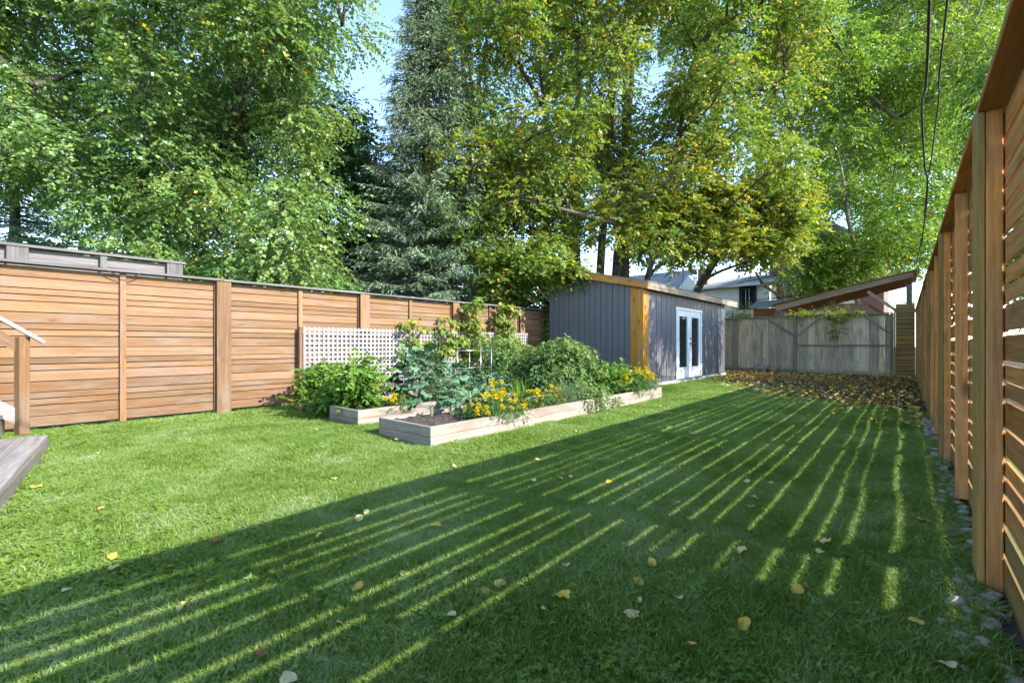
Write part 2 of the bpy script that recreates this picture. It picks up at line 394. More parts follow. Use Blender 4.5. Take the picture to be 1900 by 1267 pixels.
# ------------------------------------------------------------------ ground
def soil_line(x): return 8.3 - 1.28 * x          # beyond this the yard is bare soil under leaf litter
def ground_mat():
    m, nt, b = node_mat('yard_ground')
    geo = nt.nodes.new('ShaderNodeNewGeometry'); P = geo.outputs['Position']
    sx = nt.nodes.new('ShaderNodeSeparateXYZ'); nt.links.new(P, sx.inputs[0])
    n1 = noise(nt, P, 0.9, 5); n2 = noise(nt, P, 9, 6, 0.65); n3 = noise(nt, P, 60, 4, 0.7)
    g = ramp(nt, [(0.3, (0.05, 0.085, 0.022)), (0.5, (0.085, 0.14, 0.035)), (0.72, (0.14, 0.19, 0.055))])
    nt.links.new(math_node(nt, 'ADD', math_node(nt, 'MULTIPLY', n2, 0.5), math_node(nt, 'MULTIPLY', n3, 0.5)), g.inputs[0])
    soil = ramp(nt, [(0.3, (0.035, 0.026, 0.019)), (0.55, (0.075, 0.056, 0.042)), (0.75, (0.15, 0.12, 0.09))])
    nt.links.new(math_node(nt, 'ADD', math_node(nt, 'MULTIPLY', n2, 0.6), math_node(nt, 'MULTIPLY', n3, 0.4)), soil.inputs[0])
    d = math_node(nt, 'ADD', sx.outputs[1], math_node(nt, 'MULTIPLY', sx.outputs[0], 1.28))
    d = math_node(nt, 'ADD', math_node(nt, 'SUBTRACT', d, 8.3), math_node(nt, 'MULTIPLY', math_node(nt, 'SUBTRACT', n1, 0.5), 3.0))
    f = math_node(nt, 'DIVIDE', d, 1.2, True)
    nt.links.new(mixc(nt, f, g.outputs[0], soil.outputs[0]), b.inputs['Base Color'])
    b.inputs['Roughness'].default_value = 0.95; b.inputs['Specular IOR Level'].default_value = 0.1
    bump(nt, b, n3, 0.8, 0.02)
    return m
me = mesh_of('ground', [(-200, -200, 0), (200, -200, 0), (200, 200, 0), (-200, 200, 0)], [(0, 1, 2, 3)], ground_mat())
tag(put('ground', me), 'green lawn running back to bare soil', kind='structure')

# ------------------------------------------------------------------ fences of horizontal cedar boards
PAT = [1, 1, 0, 0, 1, 1, 0, 0, 1, 1, 0, 0, 1, 1, 0, 0, 1, 1]   # wide and narrow boards from the top down
def board_rows(z0, z1, gap, jit):
    wd = [0.127 if k else 0.072 for k in PAT]
    gaps = [max(0.004, gap + rng.normal(0, jit)) for _ in PAT]
    s = (z1 - z0 - sum(gaps[:-1])) / sum(wd)
    rows = []; z = z1
    for a, g in zip(wd, gaps):
        a *= s; rows.append((z - a / 2, a)); z -= a + g
    return rows

# left fence
FX = -7.85
lf = empty('cedar_fence', (FX, 5, 0), 'sunlit orange cedar fence of horizontal boards behind the lattice and garden beds', 'fence')
Lposts = [-0.08, 2.28, 4.63, 6.93, 9.28]
Lmids = [-1.2, 1.13, 3.45, 5.72, 8.1]
ends = [-2.4] + Lposts + [10.62]
LROWS = board_rows(0.06, 1.965, 0.0085, 0.0012)
for a, b_ in zip(ends[:-1], ends[1:]):
    for k in range(10):
        bd('added_rear_board', (FX - 0.050 - 0.02 * (k % 2), a + 0.004, 0.16 + 0.19 * k), (FX - 0.050 - 0.02 * (k % 2), b_ - 0.004, 0.16 + 0.19 * k), 0.205, 0.018, M['cedar'], lf)  # added unseen second layer, blocks light so the front gaps stay dark
    for (zc, wd) in LROWS:
        wj = round(wd, 2)
        o = bd('board', (FX - 0.018, a + 0.004, zc), (FX - 0.018, b_ - 0.004, zc), wd, 0.034, M['cedar'], lf, bev=0.0035)
        o.rotation_euler.rotate_axis('Y', rng.normal(0, 0.0008)); o.location.x += rng.normal(0, 0.0015)
for y in Lposts:
    bd('post', (FX + 0.033, y, 0.0), (FX + 0.033, y, 1.985), 0.10, 0.064, M['cedar'], lf, bev=0.004)
    bd('post_cover', (FX + 0.078, y + 0.01, 0.0), (FX + 0.078, y + 0.01, 1.985), 0.19, 0.024, M['cedar'], lf, bev=0.003)
    bd('batten', (FX + 0.016, y - 0.085, 0.03), (FX + 0.016, y - 0.085, 1.985), 0.04, 0.030, M['cedar'], lf, bev=0.002)
for y in Lmids:
    bd('batten', (FX + 0.02, y, 0.03), (FX + 0.02, y, 1.985), 0.065, 0.04, M['cedar'], lf, bev=0.003)
bd('batten', (FX + 0.02, 10.5, 0.03), (FX + 0.02, 10.5, 1.985), 0.065, 0.04, M['cedar'], lf, bev=0.003)
for a, b_ in zip(ends[:-1], ends[1:]):
    bd('cap_rail', (FX + 0.01, a, 2.004), (FX + 0.01, b_ - 0.003, 2.004), 0.032, 0.19, M['cap_grey'], lf, bev=0.003)

# right fence: wider gaps, the low sun comes through them
RX = 0.275
rf = empty('cedar_fence', (RX, 9, 0), 'tall cedar fence in its own shade with sunlight through the gaps', 'fence')
Rposts = [-2.8, 0.0, 2.8, 5.6, 8.4, 11.2, 14.0, 16.8]
Rmids = [p + 1.4 for p in Rposts]
stops = sorted(Rposts + Rmids)[1:] + [19.28]
for a, b_ in zip(stops[:-1], stops[1:]):
    rows = board_rows(0.16, 2.03, 0.0205, 0.0055)
    for i, (zc, wd) in enumerate(rows):
        mt = M['cedar_green'] if i == len(rows) - 1 else M['cedar_r']
        o = bd('board', (RX + 0.008, a + 0.002, zc), (RX + 0.008, b_ - 0.002, zc), wd, 0.010, mt, rf)
        o.rotation_euler.rotate_axis('Y', rng.normal(0, 0.0012))
    bd('kick_board', (RX + 0.008, a + 0.002, 0.072), (RX + 0.008, b_ - 0.002, 0.072), 0.15, 0.016, M['cedar_green'], rf)
for y in Rposts[1:]:
    bd('post', (RX - 0.028, y + 0.045, 0.0), (RX - 0.028, y + 0.045, 2.045), 0.09, 0.052, M['cedar_r'], rf, bev=0.004)
    bd('post_cover', (RX - 0.068, y + 0.095, 0.0), (RX - 0.068, y + 0.095, 2.045), 0.19, 0.024, M['cedar_green'], rf, bev=0.003)
for y in Rmids:
    bd('batten', (RX - 0.032, y + 0.02, 0.03), (RX - 0.032, y + 0.02, 2.045), 0.04, 0.062, M['cedar_r'], rf, bev=0.003)
for a, b_ in zip(stops[1:-1:2], stops[3::2] + [19.28]):
    bd('cap_rail', (RX + 0.03, a, 2.063), (RX + 0.03, b_ - 0.003, 2.063), 0.032, 0.22, M['cedar_r'], rf, bev=0.003)
bd('cap_rail', (RX + 0.03, -1.4, 2.063), (RX + 0.03, stops[1] - 0.003, 2.063), 0.032, 0.22, M['cedar_r'], rf, bev=0.003)

rf.location.x = 0.246; rf.rotation_euler.z = 0.008        # it closes in a little toward the far end
def rfx(y): return 0.318 - 0.008 * y                        # inner face of its boards

# ------------------------------------------------------------------ grey neighbour screen above the left fence
GX = -8.75
ns = empty('privacy_screen', (GX, 0.5, 0), 'weathered grey board screen rising behind the left cedar fence', 'screen')
ztop = [at_x(0, 455, GX).z, at_x(335, 487, GX).z]; zt = 2.33
yend = at_x(334, 487, GX).y
bd('cap_rail', (GX, -3, zt), (GX, yend + 0.06, zt), 0.035, 0.16, M['cap_grey'], ns, bev=0.003)
for u, wd in ((22, 0.06), (32, 0.19), (47, 0.06), (191, 0.07), (312, 0.05), (325, 0.17)):
    y = at_x(u, 480, GX).y
    bd('post', (GX + 0.03, y, 0), (GX + 0.03, y, zt - 0.019), wd, 0.06 if wd < .1 else 0.07, M['cap_grey'], ns)
for k in range(6):
    z = zt - 0.11 - 0.155 * k
    bd('board', (GX - 0.02, -3, z), (GX - 0.02, yend, z), 0.145, 0.02, M['cap_grey'], ns)

# ------------------------------------------------------------------ lattice panel standing before the left fence
TX = FX + 0.135
lt = empty('lattice_panel', (TX, 6.4, 0), 'pale square lattice panel leaning along the orange cedar fence', 'trellis')
TY0, TY1, TZ1 = 3.47, 9.42, 1.34
n = 72
for i in range(n):
    y = TY0 + (TY1 - TY0) * i / (n - 1)
    bd('slat', (TX + 0.005, y, 0.06), (TX + 0.005, y, TZ1), 0.034, 0.007, M['lattice'], lt)
for k in range(16):
    z = TZ1 - 0.035 - 0.081 * k
    bd('slat', (TX - 0.004, TY0 - 0.02, z), (TX - 0.004, TY1 + 0.02, z), 0.042, 0.007, M['lattice'], lt)
bd('post', (TX - 0.035, TY0 - 0.05, 0), (TX - 0.035, TY0 - 0.05, TZ1), 0.05, 0.05, M['cedar'], lt)

# ------------------------------------------------------------------ shed
SX0, SX1, SY0, SY1 = -7.49, -4.75, 10.12, 16.33
ZL, ZR = 3.0, 2.37                      # wall height at the high and the low side
sh = empty('garden_shed', ((SX0 + SX1) / 2, (SY0 + SY1) / 2, 0), 'slate blue garden shed with golden wood corner and white double doors', 'shed')
def ztop_at(x): return ZL + (ZR - ZL) * (x - SX0) / (SX1 - SX0)
def plank_y(x0, x1, y, mat, name='siding_board', t=0.018, zb=0.10):     # upright plank of the end walls, its head cut to the roof slope
    V = []
    for yy in (y - t, y):
        V += [(x0 + .006, yy, zb), (x1 - .006, yy, zb), (x1 - .006, yy, ztop_at(x1)), (x0 + .006, yy, ztop_at(x0))]
    c = Vector(((x0 + x1) / 2, y, zb)); V = [Vector(v) - c for v in V]
    Fc = [(0, 1, 2, 3), (7, 6, 5, 4), (0, 4, 5, 1), (1, 5, 6, 2), (2, 6, 7, 3), (3, 7, 4, 0)]
    return put(name, mesh_of(name, V, Fc, mat), c, sh)
def rbox(name, x0, x1, y0, y1, z0, z1, mat, parent, bev=0.0):
    c = Vector(((x0 + x1) / 2, (y0 + y1) / 2, (z0 + z1) / 2)); me = box_data(x1 - x0, y1 - y0, z1 - z0, bev); me.materials.append(mat)
    return put(name, me, c, parent)
xs = np.linspace(SX0, SX1 - 0.32, 16)
for i in range(15):
    o = plank_y(xs[i], xs[i + 1], SY0 + rng.normal(0, .0012) - (0.004 if i % 2 else 0), M['shed_paint'])
rbox('backing_wall', SX0 + 0.01, SX1 - 0.02, SY0 + 0.004, SY0 + 0.06, 0.05, ZR - 0.03, M['gap_dark'], sh)
V = [(SX0 + .01, SY0 + .004, ZR - .03), (SX1 - .02, SY0 + .004, ZR - .03), (SX1 - .02, SY0 + .004, ZR - .01), (SX0 + .01, SY0 + .004, ZL - .02)]
V2 = [(a, b_ + .05, c) for a, b_, c in V]; c0 = Vector((SX0, SY0, ZR))
put('gable_backing', mesh_of('gable_backing', [Vector(v) - c0 for v in V + V2], [(0, 1, 2, 3), (7, 6, 5, 4), (3, 2, 6, 7), (0, 3, 7, 4)], M['gap_dark']), c0, sh)
# golden corner: two boards on the end wall, two on the door side
def upright(name, x0, x1, y0, y1, z0, z1, mat):      # grain upright
    me = box_data(z1 - z0, y1 - y0, x1 - x0, 0.003); me.materials.append(mat)
    return put(name, me, ((x0 + x1) / 2, (y0 + y1) / 2, (z0 + z1) / 2), sh, (0, rad(-90), 0))
upright('corner_board', SX1 - 0.318, SX1 - 0.150, SY0 - 0.030, SY0 - 0.002, 0.08, ztop_at(SX1 - .17), M['orange_wood'])
upright('corner_board', SX1 - 0.147, SX1 + 0.012, SY0 - 0.030, SY0 - 0.002, 0.08, ztop_at(SX1), M['orange_wood'])
upright('corner_board', SX1 - 0.012, SX1 + 0.012, SY0, SY0 + 0.13, 0.08, ZR, M['orange_wood'])
upright('corner_board', SX1 - 0.012, SX1 + 0.012, SY0 + 0.133, SY0 + 0.27, 0.08, ZR, M['orange_wood'])
DY0, DY1, DZ0, DZ1 = 12.08, 14.06, 0.13, 2.06
y = SY0 + 0.273; i = 0
while y < SY1 - 0.02:
    y1 = min(y + 0.152, SY1)
    segs = [(0.10, ZR)]
    if y1 > DY0 and y < DY1:
        segs = [(DZ1, ZR)]
        if y < DY0: y1 = DY0; segs = [(0.10, ZR)]
        elif y1 > DY1 and y < DY1 - 0.01: y1 = DY1
    for z0, z1 in segs:
        upright('siding_board', SX1 - 0.012, SX1 + 0.004 + (0.004 if i % 2 else 0), y + 0.007, y1 - 0.007, z0, z1, M['shed_paint'])
    y = y1; i += 1
rbox('backing_wall', SX1 - 0.07, SX1 - 0.014, SY0 + 0.07, DY0, 0.05, ZR - 0.02, M['gap_dark'], sh)
rbox('backing_wall', SX1 - 0.07, SX1 - 0.014, DY1, SY1, 0.05, ZR - 0.02, M['gap_dark'], sh)
rbox('backing_wall', SX1 - 0.07, SX1 - 0.014, DY0, DY1, DZ1, ZR - 0.02, M['gap_dark'], sh)
rbox('back_wall', SX0, SX0 + 0.06, SY0 + 0.07, SY1, 0.05, ZL - 0.04, M['shed_paint'], sh)
rbox('end_wall', SX0, SX1 - 0.075, SY1 - 0.06, SY1 - 0.002, 0.05, ZR - 0.03, M['shed_paint'], sh)
rbox('floor_slab', SX0 + 0.02, SX1 + 0.05, SY0 + 0.05, SY1 + 0.02, -0.05, 0.085, M['concrete'], sh, 0.01)
# roof sheet with fascia boards
ov = 0.14
def zroof(x): return ZL + 0.012 + (ZR - ZL) / (SX1 - SX0) * (x - SX0)
ra, rb_ = SX0 - 0.10, SX1 + ov
V = [(ra, SY0 - 0.10, zroof(ra)), (rb_, SY0 - 0.10, zroof(rb_)), (rb_, SY1 + 0.9, zroof(rb_)), (ra, SY1 + 0.9, zroof(ra))]
V = V + [(a, b_, c + 0.14) for a, b_, c in V]; c0 = Vector((SX0, SY0, ZL))
roof = put('roof', mesh_of('roof', [Vector(v) - c0 for v in V], [(3, 2, 1, 0), (4, 5, 6, 7), (0, 1, 5, 4), (1, 2, 6, 5), (2, 3, 7, 6), (3, 0, 4, 7)], M['fascia_grey']), c0, sh)
V = [(ra - .02, SY0 - 0.14, zroof(ra) + .158), (rb_ + .04, SY0 - 0.14, zroof(rb_) + .150), (rb_ + .04, SY1 + 0.94, zroof(rb_) + .150), (ra - .02, SY1 + 0.94, zroof(ra) + .158)]
V = V + [(a, b_, c + 0.014) for a, b_, c in V]
put('roof_membrane', mesh_of('roof_membrane', [Vector(v) - c0 for v in V], [(3, 2, 1, 0), (4, 5, 6, 7), (0, 1, 5, 4), (1, 2, 6, 5), (2, 3, 7, 6), (3, 0, 4, 7)], M['shingle']), c0, roof)
bd('fascia_board', (ra, SY0 - 0.117, zroof(ra) + 0.065), (rb_ + 0.025, SY0 - 0.117, zroof(rb_) + 0.065), 0.165, 0.03, M['orange_wood'], sh, bev=0.003)
bd('fascia_board', (rb_ + 0.015, SY0 - 0.10, zroof(rb_) + 0.062), (rb_ + 0.015, SY0 + 3.0, zroof(rb_) + 0.062), 0.16, 0.028, M['fascia_grey'], sh, bev=0.003)
bd('fascia_board', (rb_ + 0.015, SY0 + 3.004, zroof(rb_) + 0.062), (rb_ + 0.015, SY1 + 0.9, zroof(rb_) + 0.062), 0.16, 0.028, M['fascia_grey'], sh, bev=0.003)
# double doors
XD = SX1 + 0.012
rbox('door_frame', SX1 - 0.06, XD + 0.02, DY0, DY0 + 0.07, DZ0 - 0.03, DZ1 - 0.08, M['door_white'], sh, 0.003)
rbox('door_frame', SX1 - 0.06, XD + 0.02, DY1 - 0.07, DY1, DZ0 - 0.03, DZ1 - 0.08, M['door_white'], sh, 0.003)
rbox('door_frame', SX1 - 0.06, XD + 0.023, DY0 - 0.02, DY1 + 0.02, DZ1 - 0.08, DZ1 - 0.002, M['door_white'], sh, 0.003)
rbox('door_drip_cap', SX1 - 0.02, XD + 0.06, DY0 - 0.05, DY1 + 0.05, DZ1 + 0.001, DZ1 + 0.022, M['fascia_grey'], sh)
rbox('door_sill', SX1 - 0.06, XD + 0.05, DY0, DY1, DZ0 - 0.06, DZ0 - 0.031, M['steel'], sh)
ym = (DY0 + DY1) / 2
for k, (a, b_) in enumerate(((DY0 + 0.073, ym - 0.002), (ym + 0.002, DY1 - 0.073))):
    c = Vector((SX1 - 0.02, (a + b_) / 2, DZ0)); bm = bmesh.new()
    sx0, sx1 = SX1 - 0.045, SX1 + 0.004
    st = 0.155; g0, g1 = DZ0 + 0.26, DZ1 - 0.24
    for (y0, y1, z0, z1) in ((a, a + st, DZ0 - .025, DZ1 - .083), (b_ - st, b_, DZ0 - .025, DZ1 - .083), (a + st, b_ - st, DZ0 - .025, g0), (a + st, b_ - st, g1, DZ1 - .083)):
        bmesh.ops.create_cube(bm, size=1, matrix=Matrix.Translation(Vector(((sx0 + sx1) / 2, (y0 + y1) / 2, (z0 + z1) / 2)) - c) @ Matrix.Diagonal((sx1 - sx0, y1 - y0, z1 - z0, 1)))
    me = bpy.data.meshes.new('door'); bm.to_mesh(me); bm.free(); me.materials.append(M['door_white'])
    dr = put('door', me, c, sh)
    rbox('pane', SX1 - 0.026, SX1 - 0.018, a + st, b_ - st, g0, g1, M['glass'], dr)
    for (y0, y1, z0, z1) in ((a + st - .02, a + st + .012, g0 - .02, g1 + .02), (b_ - st - .012, b_ - st + .02, g0 - .02, g1 + .02), (a + st + .013, b_ - st - .013, g0 - .02, g0 + .012), (a + st + .013, b_ - st - .013, g1 - .012, g1 + .02)):
        rbox('glazing_bead', SX1 + 0.0045, SX1 + 0.014, y0, y1, z0, z1, M['door_white'], dr, 0.002)
    if k == 1:
        for zz, rr in ((1.06, 0.032), (1.2, 0.026)):
            V, Fc = tube([(0, 0, 0), (0.012, 0, 0), (0.016, 0, 0), (0.05, 0, 0), (0.062, 0, 0)], [rr, rr, rr * .4, rr * .4, rr * .9], 12)
            put('handle', mesh_of('handle', V, Fc, M['black_metal'], True), (SX1 + 0.004, a + 0.07, zz), dr)
        rbox('lever', SX1 + 0.055, SX1 + 0.072, a + 0.06, a + 0.19, 1.05, 1.07, M['black_metal'], dr, 0.004)

# ------------------------------------------------------------------ back fence of upright grey boards
BY = 19.62
bf = empty('board_fence', (-2.5, BY, 0), 'weathered grey back fence of upright boards with diagonal braces', 'fence')
x = -7.6
while x < -0.46:
    wd = random.choice((0.14, 0.14, 0.15, 0.19, 0.12, 0.25)) * 1.0; x1 = min(x + wd, -0.45)
    me = board_mesh(1.93 + round(random.uniform(-0.01, 0.01), 3), round(x1 - x - random.choice((0.003, 0.005, 0.008)), 3), 0.02, M['grey_wood'])
    o = put('board', me, ((x + x1) / 2, BY + random.uniform(-0.004, 0.004), 0.10 + 0.965), bf, (0, rad(-90), 0))
    o.rotation_euler = (rad(0), rad(-90), 0)
    x = x1
for xx in (-6.3, -3.22, -0.47):
    bd('post', (xx, BY - 0.062, 0), (xx, BY - 0.062, 2.06), 0.09, 0.10, M['grey_dark'], bf, roll=rad(90), bev=0.004)
bd('rail', (-3.16, BY - 0.04, 1.0), (-0.53, BY - 0.04, 1.0), 0.05, 0.05, M['grey_dark'], bf)
bd('rail', (-7.6, BY - 0.04, 2.035), (-3.27, BY - 0.04, 2.035), 0.045, 0.055, M['grey_dark'], bf)
bd('rail', (-3.17, BY - 0.04, 2.035), (-0.53, BY - 0.04, 2.035), 0.045, 0.055, M['grey_dark'], bf)
bd('cap_rail', (-7.6, BY - 0.02, 2.085), (-0.44, BY - 0.02, 2.085), 0.03, 0.15, M['grey_dark'], bf)
bd('kick_board', (-7.6, BY - 0.03, 0.06), (-3.27, BY - 0.03, 0.06), 0.11, 0.03, M['fascia_grey'], bf)
bd('kick_board', (-3.17, BY - 0.03, 0.06), (-0.53, BY - 0.03, 0.06), 0.11, 0.03, M['fascia_grey'], bf)
bd('brace', (-4.1, BY - 0.055, 1.98), (-3.27, BY - 0.055, 1.38), 0.06, 0.03, M['grey_dark'], bf)
bd('brace', (-3.17, BY - 0.055, 1.32), (-2.45, BY - 0.055, 2.0), 0.06, 0.03, M['grey_dark'], bf)
bd('brace', (-1.2, BY - 0.055, 1.98), (-0.53, BY - 0.055, 1.40), 0.06, 0.03, M['grey_dark'], bf)
# short cedar return between the back fence and the right fence
cs = empty('slat_screen', (-0.1, BY - 0.28, 0), 'narrow mossy cedar slat screen filling the far corner', 'screen')
z = 0.03; k = 0
while z < 2.24:
    hh = (0.14, 0.14, 0.075, 0.075)[k % 4]
    bd('slat', (-0.37, BY - 0.28, z + hh / 2), (0.10, BY - 0.28, z + hh / 2), hh, 0.02, M['cedar_green'], cs); z += hh + 0.018; k += 1
bd('post', (-0.395, BY - 0.285, 0), (-0.395, BY - 0.285, 2.2), 0.06, 0.045, M['cedar_green'], cs)
bd('cap_rail', (-0.43, BY - 0.285, z + 0.01), (0.10, BY - 0.285, z + 0.01), 0.03, 0.1, M['cedar_green'], cs)
rbox('gap_shade_backing', -0.37, 0.10, BY - 0.262, BY - 0.25, 0.03, 2.2, M['gap_dark'], cs)  # dark sheet that paints the shade between the slats

# ------------------------------------------------------------------ carport roof beyond the back fence
CY = 20.9
cp = empty('carport', (-2, CY, 0), 'open carport with sloping brown ribbed roof behind the back fence', 'carport')
A = at_y(1440, 572, CY); Bq = at_y(1692, 508, CY)
bd('beam', A, Bq, 0.22, 0.06, M['fascia_grey'], cp, bev=0.004)
dv = (Bq - A); nrib = 15
for i in range(nrib):
    yy = CY + 0.12 + 0.26 * i
    bd('purlin', A + Vector((0.05, yy - CY, 0.0)), Bq + Vector((0, yy - CY, 0.0)), 0.10, 0.05, M['soffit'], cp)
sA, sB = A + Vector((-0.15, -0.08, 0.115)), Bq + Vector((0.15, -0.08, 0.115))
V = [sA, sB, sB + Vector((0, 4.2, 0)), sA + Vector((0, 4.2, 0))]; V += [v + Vector((0, 0, 0.03)) for v in V]
put('roof', mesh_of('roof', [v - sA for v in V], [(3, 2, 1, 0), (4, 5, 6, 7), (0, 1, 5, 4), (1, 2, 6, 5), (2, 3, 7, 6), (3, 0, 4, 7)], M['soffit']), sA, cp)
pc = at_y(1687, 540, CY); pc2 = at_y(1446, 575, CY)
for p in (pc, pc2):
    for yy in (CY + 0.1, CY + 3.9):
        bd('post', (p.x, yy, 0), (p.x, yy, p.z + (0.2 if p is pc else 0)), 0.16, 0.16, M['cap_grey'], cp, bev=0.006)
bd('brace', at_y(1610, 541, CY + .05), at_y(1664, 577, CY + .05), 0.10, 0.06, M['fascia_grey'], cp)
bd('brace', at_y(1612, 566, CY + 1.5), at_y(1650, 590, CY + 1.5), 0.10, 0.06, M['soffit'], cp)
# little shingled store beside it
sd_ = empty('wooden_store', at_y(1418, 600, 22.5), 'small shingle roofed wooden box store just over the grey fence', 'store')
a0, a1 = at_y(1398, 576, 22.5), at_y(1437, 574, 22.5)
rbox('wall', a0.x, a1.x, 22.5, 23.6, 0, 2.62, M['soffit'], sd_)
V = [(a0.x - .15, 22.3, 2.63), (a1.x + .15, 22.3, 2.63), (a1.x + .15, 23.8, 3.0), (a0.x - .15, 23.8, 3.0)]; V += [(p[0], p[1], p[2] + .07) for p in V]; c0 = Vector(V[0])
put('roof', mesh_of('roof', [Vector(v) - c0 for v in V], [(3, 2, 1, 0), (4, 5, 6, 7), (0, 1, 5, 4), (1, 2, 6, 5), (2, 3, 7, 6), (3, 0, 4, 7)], M['shingle']), c0, sd_)

# ------------------------------------------------------------------ houses beyond
def lap_wall(name, x0, x1, y, z0, z1, mat, parent, step=0.11):
    V = []; Fc = []; z = z0
    while z < z1:
        k = len(V); zt_ = min(z + step, z1)
        V += [(x0, y - 0.025, z), (x1, y - 0.025, z), (x1, y, zt_), (x0, y, zt_), (x0, y, z), (x1, y, z)]
        Fc += [(k, k + 1, k + 2, k + 3), (k, k + 4, k + 5, k + 1)]; z += step
    c = Vector((x0, y, z0))
    return put(name, mesh_of(name, [Vector(v) - c for v in V], Fc, mat), c, parent)
def gable(name, x0, x1, y, z, hgt, mat, parent, dy=6.0):
    xm = (x0 + x1) / 2; V = [(x0, y, z), (x1, y, z), (xm, y, z + hgt), (x0, y + dy, z), (x1, y + dy, z), (xm, y + dy, z + hgt)]
    c = Vector(V[0]); return put(name, mesh_of(name, [Vector(v) - c for v in V], [(0, 1, 2), (1, 4, 5, 2), (0, 2, 5, 3), (3, 5, 4)], mat), c, parent)
def window(parent, x0, x1, y, z0, z1, fr=0.2, trim='dark_trim'):
    fo = rbox('window', x0 - fr, x1 + fr, y - 0.06, y - 0.02, z0 - fr, z1 + fr, M[trim], parent)
    rbox('pane', x0, x1, y - 0.075, y - 0.065, z0, (z0 + z1) / 2 - 0.03, M['glass'], fo)
    rbox('pane', x0, x1, y - 0.075, y - 0.065, (z0 + z1) / 2 + 0.03, z1, M['glass'], fo)
    for q in range(1, 3):
        xx = x0 + (x1 - x0) * q / 3
        rbox('muntin', xx - 0.012, xx + 0.012, y - 0.09, y - 0.076, z0, z1, M['white_siding'], fo)
    rbox('sill', x0 - fr - .03, x1 + fr + .03, y - 0.14, y - 0.0605, z0 - fr - 0.07, z0 - fr - 0.002, M[trim], fo)
HY = 31.0
h1 = empty('white_house', (at_y(1370, 600, HY).x, HY, 0), 'white clapboard house with black framed window and grey roof', 'house')
x0, x1 = at_y(1290, 600, HY).x, at_y(1428, 600, HY).x
ze = at_y(1400, 526, HY).z
lap_wall('wall', x0, x1, HY, 0, ze, M['white_siding'], h1)
rbox('side_wall', x0 + .01, x1 - .01, HY + 0.02, HY + 7, 0, ze - .01, M['white_siding'], h1)
V = [(x0 - 0.4, HY - 0.5, ze - 0.05), (x1 + 0.15, HY - 0.5, ze - 0.05), (x1 + 0.15, HY + 3.5, ze + 0.95), (x0 + 2.0, HY + 3.5, ze + 0.95), (x0 - 0.4, HY + 7.4, ze - .05), (x1 + .15, HY + 7.4, ze - .05)]
c0 = Vector(V[0])
put('roof', mesh_of('roof', [Vector(v) - c0 for v in V], [(0, 1, 2, 3), (3, 2, 5, 4), (1, 5, 2), (0, 3, 4)], M['shingle']), c0, h1)
rbox('gutter', x0 - 0.4, x1 + 0.15, HY - 0.62, HY - 0.5, ze - 0.17, ze - 0.04, M['white_siding'], h1)
wa, wb = at_y(1378, 567, HY), at_y(1397, 536, HY)
window(h1, wa.x, wb.x, HY, wa.z, wb.z)
bh = empty('brick_house', (at_y(1500, 600, 33).x, 33, 0), 'brown brick house mostly hidden behind the drooping green tree', 'house')
rbox('wall', at_y(1428, 600, 33).x, at_y(1640, 600, 33).x, 33, 41, 0, 6.4, M['brick'], bh)
window(bh, at_y(1470, 500, 33).x, at_y(1484, 500, 33).x, 33, 3.4, 5.0, 0.12)
window(bh, at_y(1560, 500, 33).x, at_y(1580, 500, 33).x, 33, 3.6, 5.2, 0.12, 'white_siding')
gable('roof', at_y(1424, 600, 32.6).x, at_y(1644, 600, 32.6).x, 32.6, 6.402, 2.2, M['shingle'], bh, 8.8)
rbox('chimney', at_y(1618, 500, 34).x - .3, at_y(1618, 500, 34).x + .3, 33.6, 34.3, 6.4, 9.0, M['brick'], bh)
gh = empty('gabled_house', (at_y(1270, 600, 36).x, 36, 0), 'far grey roofed house with small white gable above the shed', 'house')
gx = at_y(1275, 600, 36).x
rbox('wall', gx - 6, gx + 1.0, 36, 44, 0, at_y(1270, 541, 36).z, M['white_siding'], gh)
zb = at_y(1270, 541, 36).z
gable('dormer', gx - 0.9, gx + 1.1, 36 - 0.02, zb + .002, 1.25, M['white_siding'], gh, 3.0)
V = [(gx - 7, 35.6, zb + .003), (gx - 0.6, 35.6, zb + .003), (gx - 0.6, 40, zb + 2.2), (gx - 7, 40, zb + 2.2)]; V += [(p[0], p[1], p[2] + .12) for p in V]; c0 = Vector(V[0])
put('roof', mesh_of('roof', [Vector(v) - c0 for v in V], [(3, 2, 1, 0), (4, 5, 6, 7), (0, 1, 5, 4), (1, 2, 6, 5), (2, 3, 7, 6), (3, 0, 4, 7)], M['shingle']), c0, gh)
bc = at_y(1299, 520, 34)
rbox('chimney', bc.x - 0.33, bc.x + 0.33, 34.5, 35.1, 3, at_y(1299, 497, 34).z, M['brick'], gh)

# added white outbuilding, out of view, placed to shade the near fence bay
ob = empty('shade_outbuilding', (4.2, -1.5, 0), 'added low white outbuilding next door, unseen, shading the near fence bay', 'outbuilding')
lap_wall('wall', 2.45, 6.0, -5.5, 0, 2.3, M['white_siding'], ob)
rbox('wall', 2.45, 6.0, -5.45, 2.95, 0, 2.34, M['white_siding'], ob)
rbox('roof', 2.35, 6.1, -5.6, 3.02, 2.341, 2.45, M['shingle'], ob)
